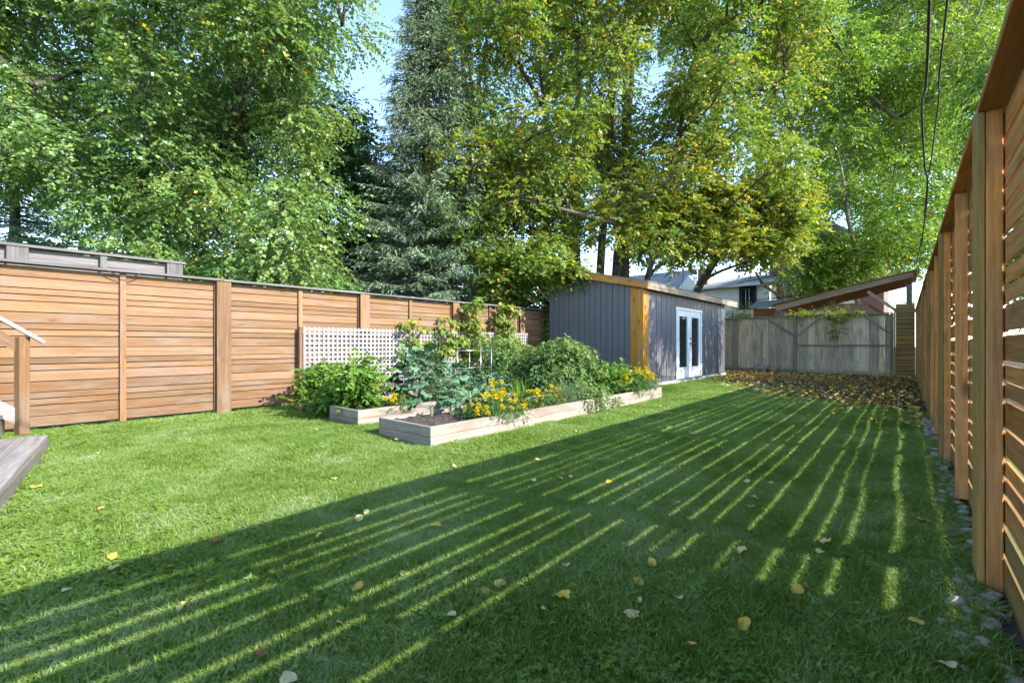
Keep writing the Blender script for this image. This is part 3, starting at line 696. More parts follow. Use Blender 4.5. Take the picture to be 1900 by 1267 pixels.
# ------------------------------------------------------------------ wooden steps at the left edge
wsx = empty('wooden_steps', (-5.6, 0, 0), 'grey wooden steps with cedar post and sloping handrail at left edge', 'steps')
A2 = Vector((-6.46, 0.365, 0)); dirx = Vector((2.03, -0.31, 0)).normalized(); perp = Vector((-dirx.y * -1, -dirx.x, 0)); perp = Vector((dirx.y, -dirx.x, 0))
for k in range(4):
    p = A2 + perp * (0.075 + 0.148 * k) + Vector((0, 0, 0.128))
    bd('tread_board', p, p + dirx * 3.2, 0.038, 0.142, M['step_wood'], wsx, bev=0.004)
p = A2 + perp * 0.012 + Vector((0, 0, 0.054)); bd('riser_board', p, p + dirx * 3.19, 0.105, 0.025, M['step_wood'], wsx)
p = A2 + perp * 0.03 + dirx * 0.012 + Vector((0, 0, 0.054)); bd('riser_board', p, p + perp * 0.6, 0.105, 0.025, M['step_wood'], wsx)
p = A2 + perp * 0.36 + Vector((0, 0, 0.235)) - dirx * 0.35; bd('riser_board', p, p + dirx * 3.4, 0.17, 0.03, M['step_wood'], wsx)
for k in range(2):
    p = A2 + perp * (0.40 + 0.146 * k) + Vector((0, 0, 0.34)) - dirx * 0.35; bd('tread_board', p, p + dirx * 3.4, 0.038, 0.142, M['step_wood'], wsx, bev=0.004)
P0 = at_z(41, 806, 0.147); P0 = Vector((P0.x, P0.y, 0))
def post_at(P, wd, z0, z1): return bd('post', (P.x, P.y, z0), (P.x, P.y, z1), wd, wd * 0.95, M['cedar'], wsx, roll=rad(30), bev=0.006)
post_at(P0, 0.085, 0.148, 1.12)
slope = Vector((0, -1, 0.78)).normalized()
P1 = P0 + Vector((-0.02, -0.33, 0))
post_at(P1 + Vector((-0.1, 0.02, 0)), 0.085, 0.1, 1.30)
q = P0 + Vector((0, 0.16, 1.02)); bd('handrail', q + Vector((0, 0, 0.04)), q + slope * 2.2 + Vector((0, 0, 0.04)), 0.04, 0.15, M['step_wood'], wsx, bev=0.004)
q = P0 + Vector((-0.02, 0.03, 0.98)); bd('rail', q, q + slope * 1.9, 0.10, 0.04, M['cedar'], wsx)
q = P0 + Vector((-0.02, 0.0, 0.30)); bd('rail', q, q + slope * 1.9, 0.13, 0.04, M['step_wood'], wsx)

# ------------------------------------------------------------------ raised beds
M['soil'] = plain('bed_soil', (0.075, 0.058, 0.046), 0.95, nscale=26, amt=0.75, bmp=1.0)
def soil_mesh(x0, x1, y0, y1, z):
    nx, ny = 14, int((y1 - y0) / 0.07); V = []; Fc = []
    for j in range(ny + 1):
        for i in range(nx + 1):
            V.append((x0 + (x1 - x0) * i / nx, y0 + (y1 - y0) * j / ny, z + rng.normal(0, 0.011)))
    for j in range(ny):
        for i in range(nx): k = j * (nx + 1) + i; Fc.append((k, k + 1, k + nx + 2, k + nx + 1))
    return V, Fc
def raised_bed(label, x0, x1, y0, y1, h=0.215, segs=2):
    root = empty('raised_bed', ((x0 + x1) / 2, (y0 + y1) / 2, 0), label, 'garden bed', 'raised garden beds')
    t = 0.038; hh = h / 2
    for k in range(2):
        z = hh * (k + 0.5); wd = hh - 0.004
        ys = np.linspace(y0, y1, segs + 1); 
        for a, b_ in zip(ys[:-1], ys[1:]):
            for xx in (x0 + t / 2, x1 - t / 2):
                o = bd('bed_board', (xx, a + .001, z), (xx, b_ - .002, z), wd, t, M['bed_wood'], root, bev=0.003)
                o.location.x += rng.normal(0, 0.002)
        for yy in (y0 + t / 2, y1 - t / 2):
            bd('bed_board', (x0 + t + .001, yy - 0.002, z), (x1 - t - .001, yy - 0.002, z), wd, t, M['bed_wood'], root, bev=0.003)
    for xx in (x0 + t + 0.035, x1 - t - 0.035):
        for yy in (y0 + t + 0.035, y1 - t - 0.035, (y0 + y1) / 2):
            bd('corner_stake', (xx, yy, 0.01), (xx, yy, h - 0.03), 0.06, 0.06, M['bed_wood'], root)
    V, Fc = soil_mesh(x0 + t, x1 - t, y0 + t, y1 - t, h - 0.045); c = Vector((x0, y0, 0))
    put('soil', mesh_of('soil', [Vector(v) - c for v in V], Fc, M['soil']), c, root)
    return root
B1 = (-4.56, -3.63, 2.90, 8.55); B2 = (-5.96, -5.22, 3.02, 8.9); B3 = (-7.5, -6.85, 3.22, 9.0)
raised_bed('front bleached raised bed with bare soil at its near end', *B1)
raised_bed('middle bleached raised bed with the big blue green kale', *B2)
raised_bed('rear raised bed below the lattice, nearest the cedar fence', *B3)

# ------------------------------------------------------------------ garden plants
def bush(name, label, cat, loc, rx, ry, h, clump_n, per, k, L, leaf, wfac, mat, z0=0.15, group=None, stems=5, shape='round', stem_mat='stem', hexa=True, **kw):
    loc = Vector(loc); root = empty(name, (loc.x, loc.y, z0), label, cat, group); C = []; R = []
    for i in range(clump_n):
        a = rng.uniform(0, 6.283); q = math.sqrt(rng.uniform(0, 1)); t = rng.uniform(0.12, 1)
        if shape == 'cone': f = 1.0 - 0.62 * t
        else: f = math.sqrt(max(0.08, 1 - (2 * t * 0.62 - 0.35) ** 2 * 1.05))
        C.append((loc.x + rx * q * f * math.cos(a), loc.y + ry * q * f * math.sin(a), z0 + h * t * 0.92)); R.append(0.16 * rng.uniform(.7, 1.3) * min(1.3, h / 0.5 + .3))
    B, D, N, S, Wd, T = sprays(C, R, per, k, L, leaf, wfac, shell=(0.05, 1.0), **kw)
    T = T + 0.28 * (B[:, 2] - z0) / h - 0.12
    keep = B[:, 2] > 0.03
    put('foliage', leaf_mesh('foliage', (B - np.array(WLOC[root]))[keep], D[keep], N[keep], S[keep], Wd[keep], T[keep], mat, hexa=hexa), WLOC[root], root)
    for i in range(stems):
        c = C[int(rng.integers(len(C)))]
        tube_obj('stem', curve_path((loc.x + rng.normal(0, rx * .15), loc.y + rng.normal(0, ry * .15), z0 - 0.05), c, 6, 0.06), [0.009, 0.008, 0.007, 0.006, 0.005, 0.003], M[stem_mat], root, 5)
    return root
def g(u, X): return at_x(u, 700, X).y

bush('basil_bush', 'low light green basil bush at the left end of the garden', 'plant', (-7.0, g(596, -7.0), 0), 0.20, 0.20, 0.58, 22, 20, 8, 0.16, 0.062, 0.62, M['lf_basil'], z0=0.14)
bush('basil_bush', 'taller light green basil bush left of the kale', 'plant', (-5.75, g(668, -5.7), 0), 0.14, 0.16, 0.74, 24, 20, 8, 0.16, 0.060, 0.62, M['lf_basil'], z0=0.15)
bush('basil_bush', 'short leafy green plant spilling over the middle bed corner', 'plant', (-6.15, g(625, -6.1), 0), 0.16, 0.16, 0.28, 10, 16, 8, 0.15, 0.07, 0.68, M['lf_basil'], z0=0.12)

def lobed_leaf(name, L, Wd, mat, lobes=5, wav=0.25, curl=0.35, seed=0, petiole=0.5):
    """One big leaf along +X with a ruffled, lobed edge, a raised midrib and a petiole behind it."""
    r = np.random.default_rng(seed); V = []; T = []; tint = []
    nu = 9; vs_ = (-1, -0.55, 0, 0.55, 1)
    for i in range(nu):
        t = i / (nu - 1)
        wprof = Wd * 0.5 * (math.sin(math.pi * min(1, t * 0.93 + 0.07)) ** 0.7) * (1 + wav * math.sin(t * lobes * 6.283 + seed))
        for v in vs_:
            x = L * t + abs(v) * 0.05 * L * math.cos(t * 3); y = wprof * v
            z = -curl * L * t * t + 0.18 * wprof * abs(v) + (abs(v) > .5) * Wd * 0.13 * math.sin(t * 19 + v * 4 + seed) + r.normal(0, 0.004)
            V.append((x, y, z))
    for i in range(nu - 1):
        for j in range(4):
            k = i * 5 + j; T += [(k, k + 1, k + 6), (k, k + 6, k + 5)]
            q = 0.2 + 0.75 * r.uniform() + (0.25 if j in (1, 2) and False else 0); tint += [q, q]
    pv, pf = tube([(-petiole * L, 0, -0.32 * petiole * L), (-petiole * L * .5, 0, -0.08 * L * petiole), (0.05 * L, 0, 0.004), (0.5 * L, 0, -curl * L * .25 - .006)], [0.010, 0.008, 0.007, 0.003], 4, False)
    k0 = len(V); V += [tuple(p) for p in pv]
    for f in pf: T += [(f[0] + k0, f[1] + k0, f[2] + k0), (f[0] + k0, f[2] + k0, f[3] + k0)]; tint += [1, 1]
    return tri_mesh(name, np.array(V), np.array(T), tint, mat)
KL = [lobed_leaf('kale_leaf', 0.30 + 0.02 * i, 0.26 + 0.015 * i, M['lf_kale'], 4 + i % 3, 0.42, 0.2 + 0.12 * (i % 4), i) for i in range(7)]
BL = [lobed_leaf('broad_leaf', 0.17, 0.16, M['lf_bean'], 2, 0.08, 0.25, 20 + i) for i in range(3)]
def leafy_rosette(name, label, cat, loc, z0, h, spread, n, leaves, scale=1.0, crown=0.25, zlow=0.05):
    root = empty(name, (loc[0], loc[1], z0), label, cat)
    tube_obj('stem', [(loc[0], loc[1], z0 - 0.08), (loc[0] + .02, loc[1] + .02, z0 + h * .4), (loc[0], loc[1] + .03, z0 + h * .8)], [0.022, 0.02, 0.014], M['stem'], root, 7)
    for i in range(n):
        t = (i + 0.5) / n; a = i * 2.39996 + rng.normal(0, 0.2)
        z = z0 + h * (zlow + (0.92 - zlow) * t); rr = spread * (1 - 0.55 * t) * rng.uniform(0.45, 1.0)
        s = scale * rng.uniform(0.75, 1.15) * (1.05 - 0.35 * t)
        tilt = -(0.95 * t - 0.15) + rng.normal(0, 0.18)
        o = put('leaf', leaves[i % len(leaves)], (loc[0] + rr * math.cos(a), loc[1] + rr * math.sin(a), z), root, (rng.normal(0, 0.25), tilt, a)); o.scale = (s, s, s)
    return root
yk = g(778, -5.55)
leafy_rosette('kale_plant', 'large blue green kale with broad ruffled leaves', 'plant', (-5.58, yk, 0), 0.17, 0.82, 0.42, 78, KL, 0.72)
leafy_rosette('kale_plant', 'second blue green kale to the right of the largest one', 'plant', (-5.5, g(842, -5.5), 0), 0.17, 0.60, 0.42, 54, KL, 0.66)
leafy_rosette('kale_plant', 'small blue green kale hanging over the middle bed edge', 'plant', (-5.36, g(818, -5.36), 0), 0.16, 0.24, 0.26, 14, KL, 0.66)
leafy_rosette('broccoli_plant', 'grey green broccoli plant beside the bare soil of the front bed', 'plant', (-4.25, g(868, -4.25), 0), 0.165, 0.38, 0.30, 22, KL, 0.62)
leafy_rosette('kale_plant', 'pale blue green kale deep between the beds by the wire cage', 'plant', (-5.6, g(905, -5.6), 0), 0.17, 0.34, 0.36, 20, KL, 0.8)
leafy_rosette('seedling', 'tiny lone seedling in bare soil of the front bed', 'plant', (-4.38, g(797, -4.38), 0), 0.165, 0.14, 0.04, 4, KL, 0.16, zlow=0.6)
leafy_rosette('seedling', 'thin pale seedling by the soil edge under the broccoli', 'plant', (-3.95, g(868, -3.95), 0), 0.165, 0.16, 0.05, 6, KL, 0.2, zlow=0.4)
SQ = [lobed_leaf('squash_leaf', 0.24, 0.26, M['lf_bean'], 2, 0.1, 0.2, 40 + i) for i in range(3)]
leafy_rosette('squash_plant', 'squash plant with big leaves trailing out beside the fence', 'plant', (-6.75, g(583, -6.7), 0), 0.08, 0.28, 0.48, 14, SQ, 0.95, zlow=0.1)

bush('fern_herb', 'feathery carrot tops in front of the kale', 'plant', (-5.38, g(795, -5.38), 0), 0.13, 0.20, 0.48, 24, 26, 12, 0.16, 0.028, 0.2, M['lf_herb'], z0=0.15, hexa=False, hang=0.0, droop=0.1)
bush('rosemary', 'small grey green rosemary between marigolds in front bed', 'plant', (-3.92, g(1045, -3.92), 0), 0.18, 0.26, 0.26, 22, 22, 10, 0.12, 0.03, 0.18, M['lf_herb'], z0=0.15, hexa=False, hang=-0.4, droop=-0.5)
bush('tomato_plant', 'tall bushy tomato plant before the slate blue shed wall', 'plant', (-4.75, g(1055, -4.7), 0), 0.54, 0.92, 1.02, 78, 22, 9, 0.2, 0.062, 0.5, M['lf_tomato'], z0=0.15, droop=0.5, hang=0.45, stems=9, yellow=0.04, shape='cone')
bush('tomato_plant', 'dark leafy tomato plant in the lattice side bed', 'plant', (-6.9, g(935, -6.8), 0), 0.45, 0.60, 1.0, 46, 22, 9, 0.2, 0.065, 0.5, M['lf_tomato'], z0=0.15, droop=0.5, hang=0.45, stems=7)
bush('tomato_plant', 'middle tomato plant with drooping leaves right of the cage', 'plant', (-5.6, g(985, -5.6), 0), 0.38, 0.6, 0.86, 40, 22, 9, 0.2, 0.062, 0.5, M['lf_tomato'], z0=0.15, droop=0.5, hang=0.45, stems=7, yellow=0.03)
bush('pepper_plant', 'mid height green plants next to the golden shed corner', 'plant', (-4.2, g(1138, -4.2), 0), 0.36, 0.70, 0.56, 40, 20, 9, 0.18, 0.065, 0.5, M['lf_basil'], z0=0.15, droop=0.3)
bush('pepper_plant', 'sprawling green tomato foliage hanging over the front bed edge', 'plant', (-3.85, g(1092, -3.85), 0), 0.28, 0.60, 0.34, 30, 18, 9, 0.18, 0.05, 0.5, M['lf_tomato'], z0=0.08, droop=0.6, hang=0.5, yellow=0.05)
# chives: upright blades
cvl = Vector((-4.15, g(966, -4.15), 0.2)); nb = 60
cb = np.stack([rng.normal(0, .05, nb), rng.normal(0, .06, nb), np.zeros(nb)], 1); cdv = norm(np.stack([rng.normal(0, .22, nb), rng.normal(0, .22, nb), np.ones(nb)], 1))
cv = empty('chives', cvl, 'upright tuft of chives between the marigold clumps', 'plant')
put('foliage', leaf_mesh('foliage', cb, cdv, norm(rng.normal(size=(nb, 3))), rng.uniform(.25, .42, nb), 0.010, rng.uniform(.3, .9, nb), M['lf_basil'], hexa=True), cvl, cv)

def flower_mesh(seed):
    r = np.random.default_rng(seed); n = 46
    d = norm(r.normal(size=(n, 3)) + [0, 0, 0.8]); B = d * np.array([0.010, 0.010, 0.006])
    nn = norm(r.normal(size=(n, 3)) * .5 + [0, 0, 1])
    return leaf_mesh('flower', B, d + [0, 0, 0.1], nn, r.uniform(.018, .027, n), r.uniform(.014, .020, n), r.uniform(0, 1, n), M['petal'], fold=0.25)
FL = [flower_mesh(i) for i in range(5)]
def marigolds(label, loc, rx, ry, h, nf, z0=0.15, fs=1.0):
    root = bush('marigold', label, 'flowers', loc, rx, ry, h * 0.8, max(8, int(60 * rx * ry / 0.1 * .5)), 16, 9, 0.1, 0.035, 0.35, M['lf_marigold'], z0=z0, group='marigold clumps', hexa=False)
    for i in range(nf):
        a = rng.uniform(0, 6.283); q = math.sqrt(rng.uniform(0, 1)) * 1.05
        x, y = loc[0] + rx * q * math.cos(a), loc[1] + ry * q * math.sin(a); z = z0 + h * (0.72 + 0.42 * (1 - q * q) * rng.uniform(.4, 1)) - (0.12 * rng.uniform(0, 1) if q > .75 else 0)
        o = put('flower', FL[i % 5], (x, y, z), root, (rng.normal(0.0, .45) , rng.normal(0.25, .45), a)); s = fs * rng.uniform(0.85, 1.3); o.scale = (s, s, s)
marigolds('largest clump of yellow marigolds spilling over the front bed edge', (-3.82, g(920, -3.85), 0), 0.26, 0.48, 0.28, 44)
marigolds('long yellow marigold clump right of the chives', (-4.0, g(1010, -4.0), 0), 0.17, 0.50, 0.25, 30)
marigolds('yellow marigolds at far end of front bed by the shed', (-3.74, g(1185, -3.74), 0), 0.20, 0.62, 0.42, 46, 0.16)
marigolds('small round yellow marigold clump in the middle bed', (-5.38, g(735, -5.38), 0), 0.14, 0.26, 0.18, 18)
marigolds('tiny yellow marigold clump in the rear bed behind basil', (-7.1, g(716, -7.1), 0), 0.12, 0.2, 0.2, 9)
marigolds('few yellow marigolds standing behind the front clump', (-4.4, g(922, -4.4), 0), 0.16, 0.3, 0.36, 12)

# climbing beans on the lattice
def climber(label, y, z0, z1, wy, per, X=-7.62, mat='lf_bean', name='bean_vine', leaf=0.085, n=None):
    root = empty(name, (X, y, 0), label, 'vine'); C = []; R = []
    n = n or int(11 * (z1 - z0) * max(1, wy / 0.25))
    for i in range(n):
        t = rng.uniform(0, 1); C.append((X + rng.normal(0.06, .06), y + rng.normal(0, wy) * (1 - .55 * t), z0 + (z1 - z0) * t)); R.append(0.13 * rng.uniform(.7, 1.4))
    B, D, N, S, Wd, T = sprays(C, R, per, 5, 0.14, leaf, 0.85, shell=(0.05, 1), hang=0.7, yellow=0.16, up=0.35)
    put('foliage', leaf_mesh('foliage', B - np.array((X, y, 0)), D, N + np.array([0.6, 0, 0]), S, Wd, T, M[mat], hexa=True), (X, y, 0), root)
    for i in range(4):
        tube_obj('stem', curve_path((X, y + rng.normal(0, .08), 0.15), (X + .03, y + rng.normal(0, wy * .5), z1 - rng.uniform(0, .3)), 9, 0.03), [0.006] * 8 + [0.003], M['stem'], root, 5)
climber('sparse bean vine with two yellow leaves above the lattice', at_x(765, 600, -7.6).y, 0.55, 1.75, 0.22, 5)
climber('bean vine right of the sparse one, over lattice top', at_x(822, 600, -7.6).y, 0.6, 1.62, 0.24, 8)
climber('tallest yellow green bean vine reaching the fence top', at_x(872, 600, -7.6).y, 0.7, 2.02, 0.26, 15)
climber('dark green bean vine at the lattice far end', at_x(932, 600, -7.6).y, 0.8, 1.98, 0.30, 14)
climber('thin ivy strip climbing the fence beside the shed', 10.33, 0.4, 1.8, 0.05, 9, X=-7.78, name='ivy', leaf=0.06, n=30)

# wire plant cage
wc0 = Vector((-5.95, g(905, -5.95), 0.2)); wcg = empty('wire_cage', wc0, 'pale wire plant cage standing behind the kale', 'cage')
y0, y1 = wc0.y - 0.75, wc0.y + 0.1
for z in (0.30, 0.62, 0.93):
    tube_obj('wire', [(wc0.x, y0, z), (wc0.x, y1, z)], [0.006, 0.006], M['steel'], wcg, 5)
for yy in np.linspace(y0, y1, 4):
    tube_obj('wire', [(wc0.x, yy, 0.18), (wc0.x, yy, 1.0)], [0.006, 0.006], M['steel'], wcg, 5)

# vine on the back fence
def ridge_vine(label, xa, xb, y, z, n, name='creeper'):
    root = empty(name, ((xa + xb) / 2, y, z), label, 'vine')
    C = [(rng.uniform(xa, xb), y + rng.normal(0, .06), z + rng.normal(0.03, .06)) for _ in range(n)] + [(-2.0 + rng.normal(0, .07), y - .09, z - 0.02 - 0.9 * rng.uniform(0, 1)) for _ in range(14)]
    B, D, N, S, Wd, T = sprays(C, [0.13] * len(C), 9, 6, 0.2, 0.07, 0.5, shell=(0.05, 1), hang=0.4, yellow=0.2)
    put('foliage', leaf_mesh('foliage', B - np.array(WLOC[root]), D, N, S, Wd, T, M['lf_bean']), WLOC[root], root)
    tube_obj('stem', curve_path((xa, y, z), (xb, y, z), 8, 0.02), [0.012] * 8, M['stem_brown'], root, 5)
ridge_vine('yellowing creeper sprawling along the grey back fence top', -3.5, -1.2, BY - 0.05, 2.12, 34)

# ------------------------------------------------------------------ stones
def stone_mesh(seed, mat):
    r = np.random.default_rng(seed); bm = bmesh.new(); bmesh.ops.create_icosphere(bm, subdivisions=2, radius=1)
    k = r.normal(size=(4, 3))
    for v in bm.verts:
        c = np.array(v.co); f = 1 + 0.07 * math.sin(c @ k[0] * 2) + 0.06 * math.sin(c @ k[1] * 2.3 + 1); v.co = v.co * f
    me = bpy.data.meshes.new('stone'); bm.to_mesh(me); bm.free(); me.materials.append(mat); me.shade_smooth(); return me
ST = [stone_mesh(i, M['stone'] if i % 3 else M['stone2']) for i in range(8)]
ss = mesh_of('soil_strip', [(rfx(0.3) - .15, 0.3, 0.006), (rfx(0.3) + .1, 0.3, 0.006), (rfx(9) + .1, 9, 0.006), (rfx(9) - .12, 9, 0.006)], [(0, 1, 2, 3)], M['soil'])
tag(put('soil_strip', ss), 'dark soil strip under the river stones', kind='structure')
placed = []
for i in range(700):
    y = rng.uniform(0.9, 8.6); x = rfx(y) - rng.uniform(0.03, 0.14) - (0.10 * rng.uniform(0, 1) if y < 2.6 else 0)
    s = rng.uniform(0.012, 0.034)
    if any((x - a) ** 2 + (y - b_) ** 2 < (0.8 * (s + q)) ** 2 for a, b_, q in placed): continue
    if any(abs(y - 0.09 - p) < 0.10 and x > rfx(y) - 0.1 for p in Rposts): continue
    placed.append((x, y, s))
for i, (x, y, s) in enumerate(placed):
    o = put('river_stone', ST[i % 8], (x, y, 0.006 + s * 0.3), None, (rng.normal(0, .2), rng.normal(0, .2), rng.uniform(0, 6.28)))
    o.scale = (s * rng.uniform(1, 1.5), s * rng.uniform(.8, 1.1), s * rng.uniform(.5, .7))
    tag(o, 'small grey river stone in the strip along the right fence foot', 'stone', 'river stones along the fence')
for lab, u, v, s in (('large rounded boulder at foot of the grey back fence', 1412, 690, 0.30), ('smaller rounded boulder beside the large one at back fence', 1434, 690, 0.23)):
    p = at_y(u, v, 19.15); o = put('boulder', stone_mesh(31 + u, M['stone2']), (p.x, 19.15, s * 0.45), None, (0, 0, u)); o.scale = (s, s * .8, s * .62); tag(o, lab, 'boulder')

# ------------------------------------------------------------------ overhead wires
def wire(label, pts, r=0.008, name='overhead_wire'):
    P = []; pts = [Vector(p) for p in pts]
    for i in range(len(pts) - 1):
        p0 = pts[max(i - 1, 0)]; p1 = pts[i]; p2 = pts[i + 1]; p3 = pts[min(i + 2, len(pts) - 1)]
        for k in range(8):
            t = k / 8; P.append(0.5 * ((2 * p1) + (p2 - p0) * t + (2 * p0 - 5 * p1 + 4 * p2 - p3) * t * t + (3 * p1 - p0 - 3 * p2 + p3) * t ** 3))
    P.append(pts[-1])
    o = tube_obj(name, P, [r] * len(P), M['wire'], None, 6); return tag(o, label, 'wire', 'overhead wires')
wire('thick black service cable at upper right, the one farther left', [(0.02, -3, 6.5), at_y(1725, -8, 5), at_y(1711, 200, 7.6), at_y(1716, 310, 9.5), at_y(1721, 345, 10.5), at_y(1713, 430, 13.5), at_y(1702, 482, 17), at_y(1701, 512, CY - .1)], 0.012)
wire('thinner black service cable at upper right, beside the thick one', [(0.5, -3, 6.5), at_y(1759, -8, 5), at_y(1742, 180, 7.3), at_y(1726, 310, 9.5), at_y(1720, 345, 10.55), at_y(1712, 440, 13.6), at_y(1706, 486, 17), at_y(1703, 520, CY - .1)], 0.008)
wire('thin pale wire sloping down across the left trees', [at_depth(-60, 262, 7.0), at_depth(0, 279, 7.4), at_depth(260, 352, 9), at_depth(500, 425, 11), at_depth(735, 489, 14)], 0.006)
wire('lower thin wire dropping behind the left fence top', [at_depth(-60, 400, 7.0), at_depth(0, 416, 7.4), at_depth(180, 461, 8), at_depth(340, 497, 8.6)], 0.006)
wire('black wire crossing in front of the white house', [at_y(1285, 545, 27), at_y(1360, 528, 27), at_y(1460, 508, 27), at_y(1560, 498, 27)], 0.02)
wire('lower black wire crossing beneath the white house window', [at_y(1370, 560, 26), at_y(1480, 548, 26), at_y(1600, 528, 26), at_y(1700, 520, 26)], 0.02)
wire('short black cable looping under the left fence cap', [at_x(188, 496, FX + .1), at_x(205, 505, FX + .1), at_x(226, 513, FX + .1), at_x(246, 513, FX + .1), at_x(264, 506, FX + .1)], 0.006)
# hanging chain by the carport post
ch = empty('hanging_chain', at_y(1697, 525, CY - .15), 'pale chain hanging on the carport corner post', 'chain')
for i in range(11):
    V, Fc = [], []
    p = at_y(1696 + 2.5 * math.sin(i * 1.1), 524 + i * 4.4, CY - 0.15); n1, n2 = 10, 5
    for a in range(n1):
        for b_ in range(n2):
            t, s = 6.283 * a / n1, 6.283 * b_ / n2; V.append(((0.03 + 0.008 * math.cos(s)) * math.cos(t), 0.008 * math.sin(s), (0.055 + 0.008 * math.cos(s)) * math.sin(t)))
            Fc.append((a * n2 + b_, ((a + 1) % n1) * n2 + b_, ((a + 1) % n1) * n2 + (b_ + 1) % n2, a * n2 + (b_ + 1) % n2))
    put('link', mesh_of('link', V, Fc, M['steel'], True), p, ch, (0, 0, rad(90) * (i % 2)))
# ------------------------------------------------------------------ trees
def inside(poly, u, v):
    c = False; n = len(poly)
    for i in range(n):
        (x1, y1), (x2, y2) = poly[i], poly[i - 1]
        if (y1 > v) != (y2 > v) and u < (x2 - x1) * (v - y1) / (y2 - y1) + x1: c = not c
    return c
def clumps_view(poly, d0, d1, n, rc, sep=0.75, front=1.0):
    us = [p[0] for p in poly]; vv = [p[1] for p in poly]; out = []; rs = []; tries = 0
    while len(out) < n and tries < n * 60:
        tries += 1
        u, v = rng.uniform(min(us), max(us)), rng.uniform(min(vv), max(vv))
        if not inside(poly, u, v): continue
        p = np.array(at_depth(u, v, d0 + (d1 - d0) * rng.uniform(0, 1) ** front))
        if p[2] < 1.2 or any(np.linalg.norm(p - o) < rc * sep for o in out): continue
        out.append(p); rs.append(rc * rng.uniform(0.7, 1.2))
    return out, rs
def clumps_both(p, q): return p[0] + q[0], p[1] + q[1]
def grown(base, top, n=7, bend=0.04): return curve_path(base, top, n, bend)

def tree(name, label, base, stems, clumps, per, k, L, leaf, wfac, mat, barkm, group=None, limb_r=0.09, n_limb=18, hexa=False, **kw):
    """tree > trunk (each), limb (each main one), branchlets (joined), crown."""
    base = Vector(base); root = empty(name, base, label, 'tree', group); trunks = []
    for path, r0, r1 in stems:
        n = len(path); rr = [r0 + (r1 - r0) * (i / (n - 1)) ** 0.8 for i in range(n)]; rr[0] *= 1.2
        tube_obj('trunk', path, rr, barkm, root, 10, base); trunks.append([Vector(p) for p in path])
    C, Rr = clumps; tips = []
    order = list(range(len(C))); random.shuffle(order)
    nodes = [p for q in trunks for p in q[1:]]
    V, Fc = [], []
    for j, i in enumerate(order):
        c = Vector(C[i])
        best = min(nodes, key=lambda p: (p - c).length + max(0, p.z - c.z + 0.5) * 2.5)
        if j < n_limb:
            pth = curve_path(best, c, 7, 0.06); r0 = limb_r * (0.45 + 0.1 * (best - c).length)
            tube_obj('limb', pth, [r0 * (1 - 0.8 * q / 6) + 0.008 for q in range(7)], barkm, root, 6, base)
            nodes += pth[2:]
        else:
            pth = curve_path(best, c, 5, 0.08); r0 = limb_r * (0.2 + 0.07 * (best - c).length)
            v, f = tube([p - base for p in pth], [r0 * (1 - 0.8 * q / 4) + 0.006 for q in range(5)], 5); o = len(V); V += v; Fc += [tuple(a + o for a in q) for q in f]
        for _ in range(4):
            q = c + Vector(rng.normal(0, 0.75 * Rr[i], 3)); pp = curve_path(pth[-2], q, 4, 0.06)
            v, f = tube([p - base for p in pp], [r0 * .32 + .004, r0 * .2 + .004, 0.008, 0.004], 4); o = len(V); V += v; Fc += [tuple(a + o for a in q) for q in f]
    bl = put('branchlets', mesh_of('branchlets', V, Fc, barkm, True), base, root); bl['kind'] = 'stuff'
    B, D, N, S, Wd, T = sprays(C, Rr, per, k, L, leaf, wfac, **kw)
    put('crown', leaf_mesh('crown', B - np.array(base), D, N, S, Wd, T, mat, hexa=hexa), base, root)
    return root
def gpt(u, d): p = at_depth(u, 638, d); return Vector((p.x, p.y, 0))

b0 = gpt(485, 11.8)
poly = [(-200, -260), (630, -260), (650, 30), (650, 120), (620, 200), (600, 260), (575, 330), (600, 420), (650, 500), (600, 560), (380, 560), (190, 490), (110, 400), (-10, 330), (-200, 300)]
lc = clumps_view(poly, 9.0, 12.8, 172, 0.85, 0.66)
for u in range(370, 640, 30):
    lc[0].append(np.array(at_depth(u, rng.uniform(515, 550), rng.uniform(11.5, 13.0)))); lc[1].append(0.8)
tree('linden_tree', 'big linden with broad green and some yellow leaves behind the left fence', b0,
     [(grown(b0, at_depth(475, -150, 11.8)), 0.27, 0.1)],
     lc, 138, 11, 0.5, 0.082, 0.95, M['lf_linden'], M['bark'], yellow=0.035, droop=0.35, hang=0.45, up=0.8)
b0 = gpt(655, 16.5)
poly = [(560, 230), (640, 200), (690, 250), (715, 300), (735, 360), (745, 500), (700, 585), (540, 570), (530, 380)]
tree('shaded_maple', 'maple between the linden and the spruce, shade put into its dark leaf colour', b0,
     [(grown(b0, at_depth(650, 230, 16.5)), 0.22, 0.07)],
     clumps_view(poly, 14.5, 17.5, 60, 1.0, 0.62), 66, 10, 0.5, 0.12, 0.9, M['lf_dark_shade'], M['bark'], yellow=0.02, hang=0.4)

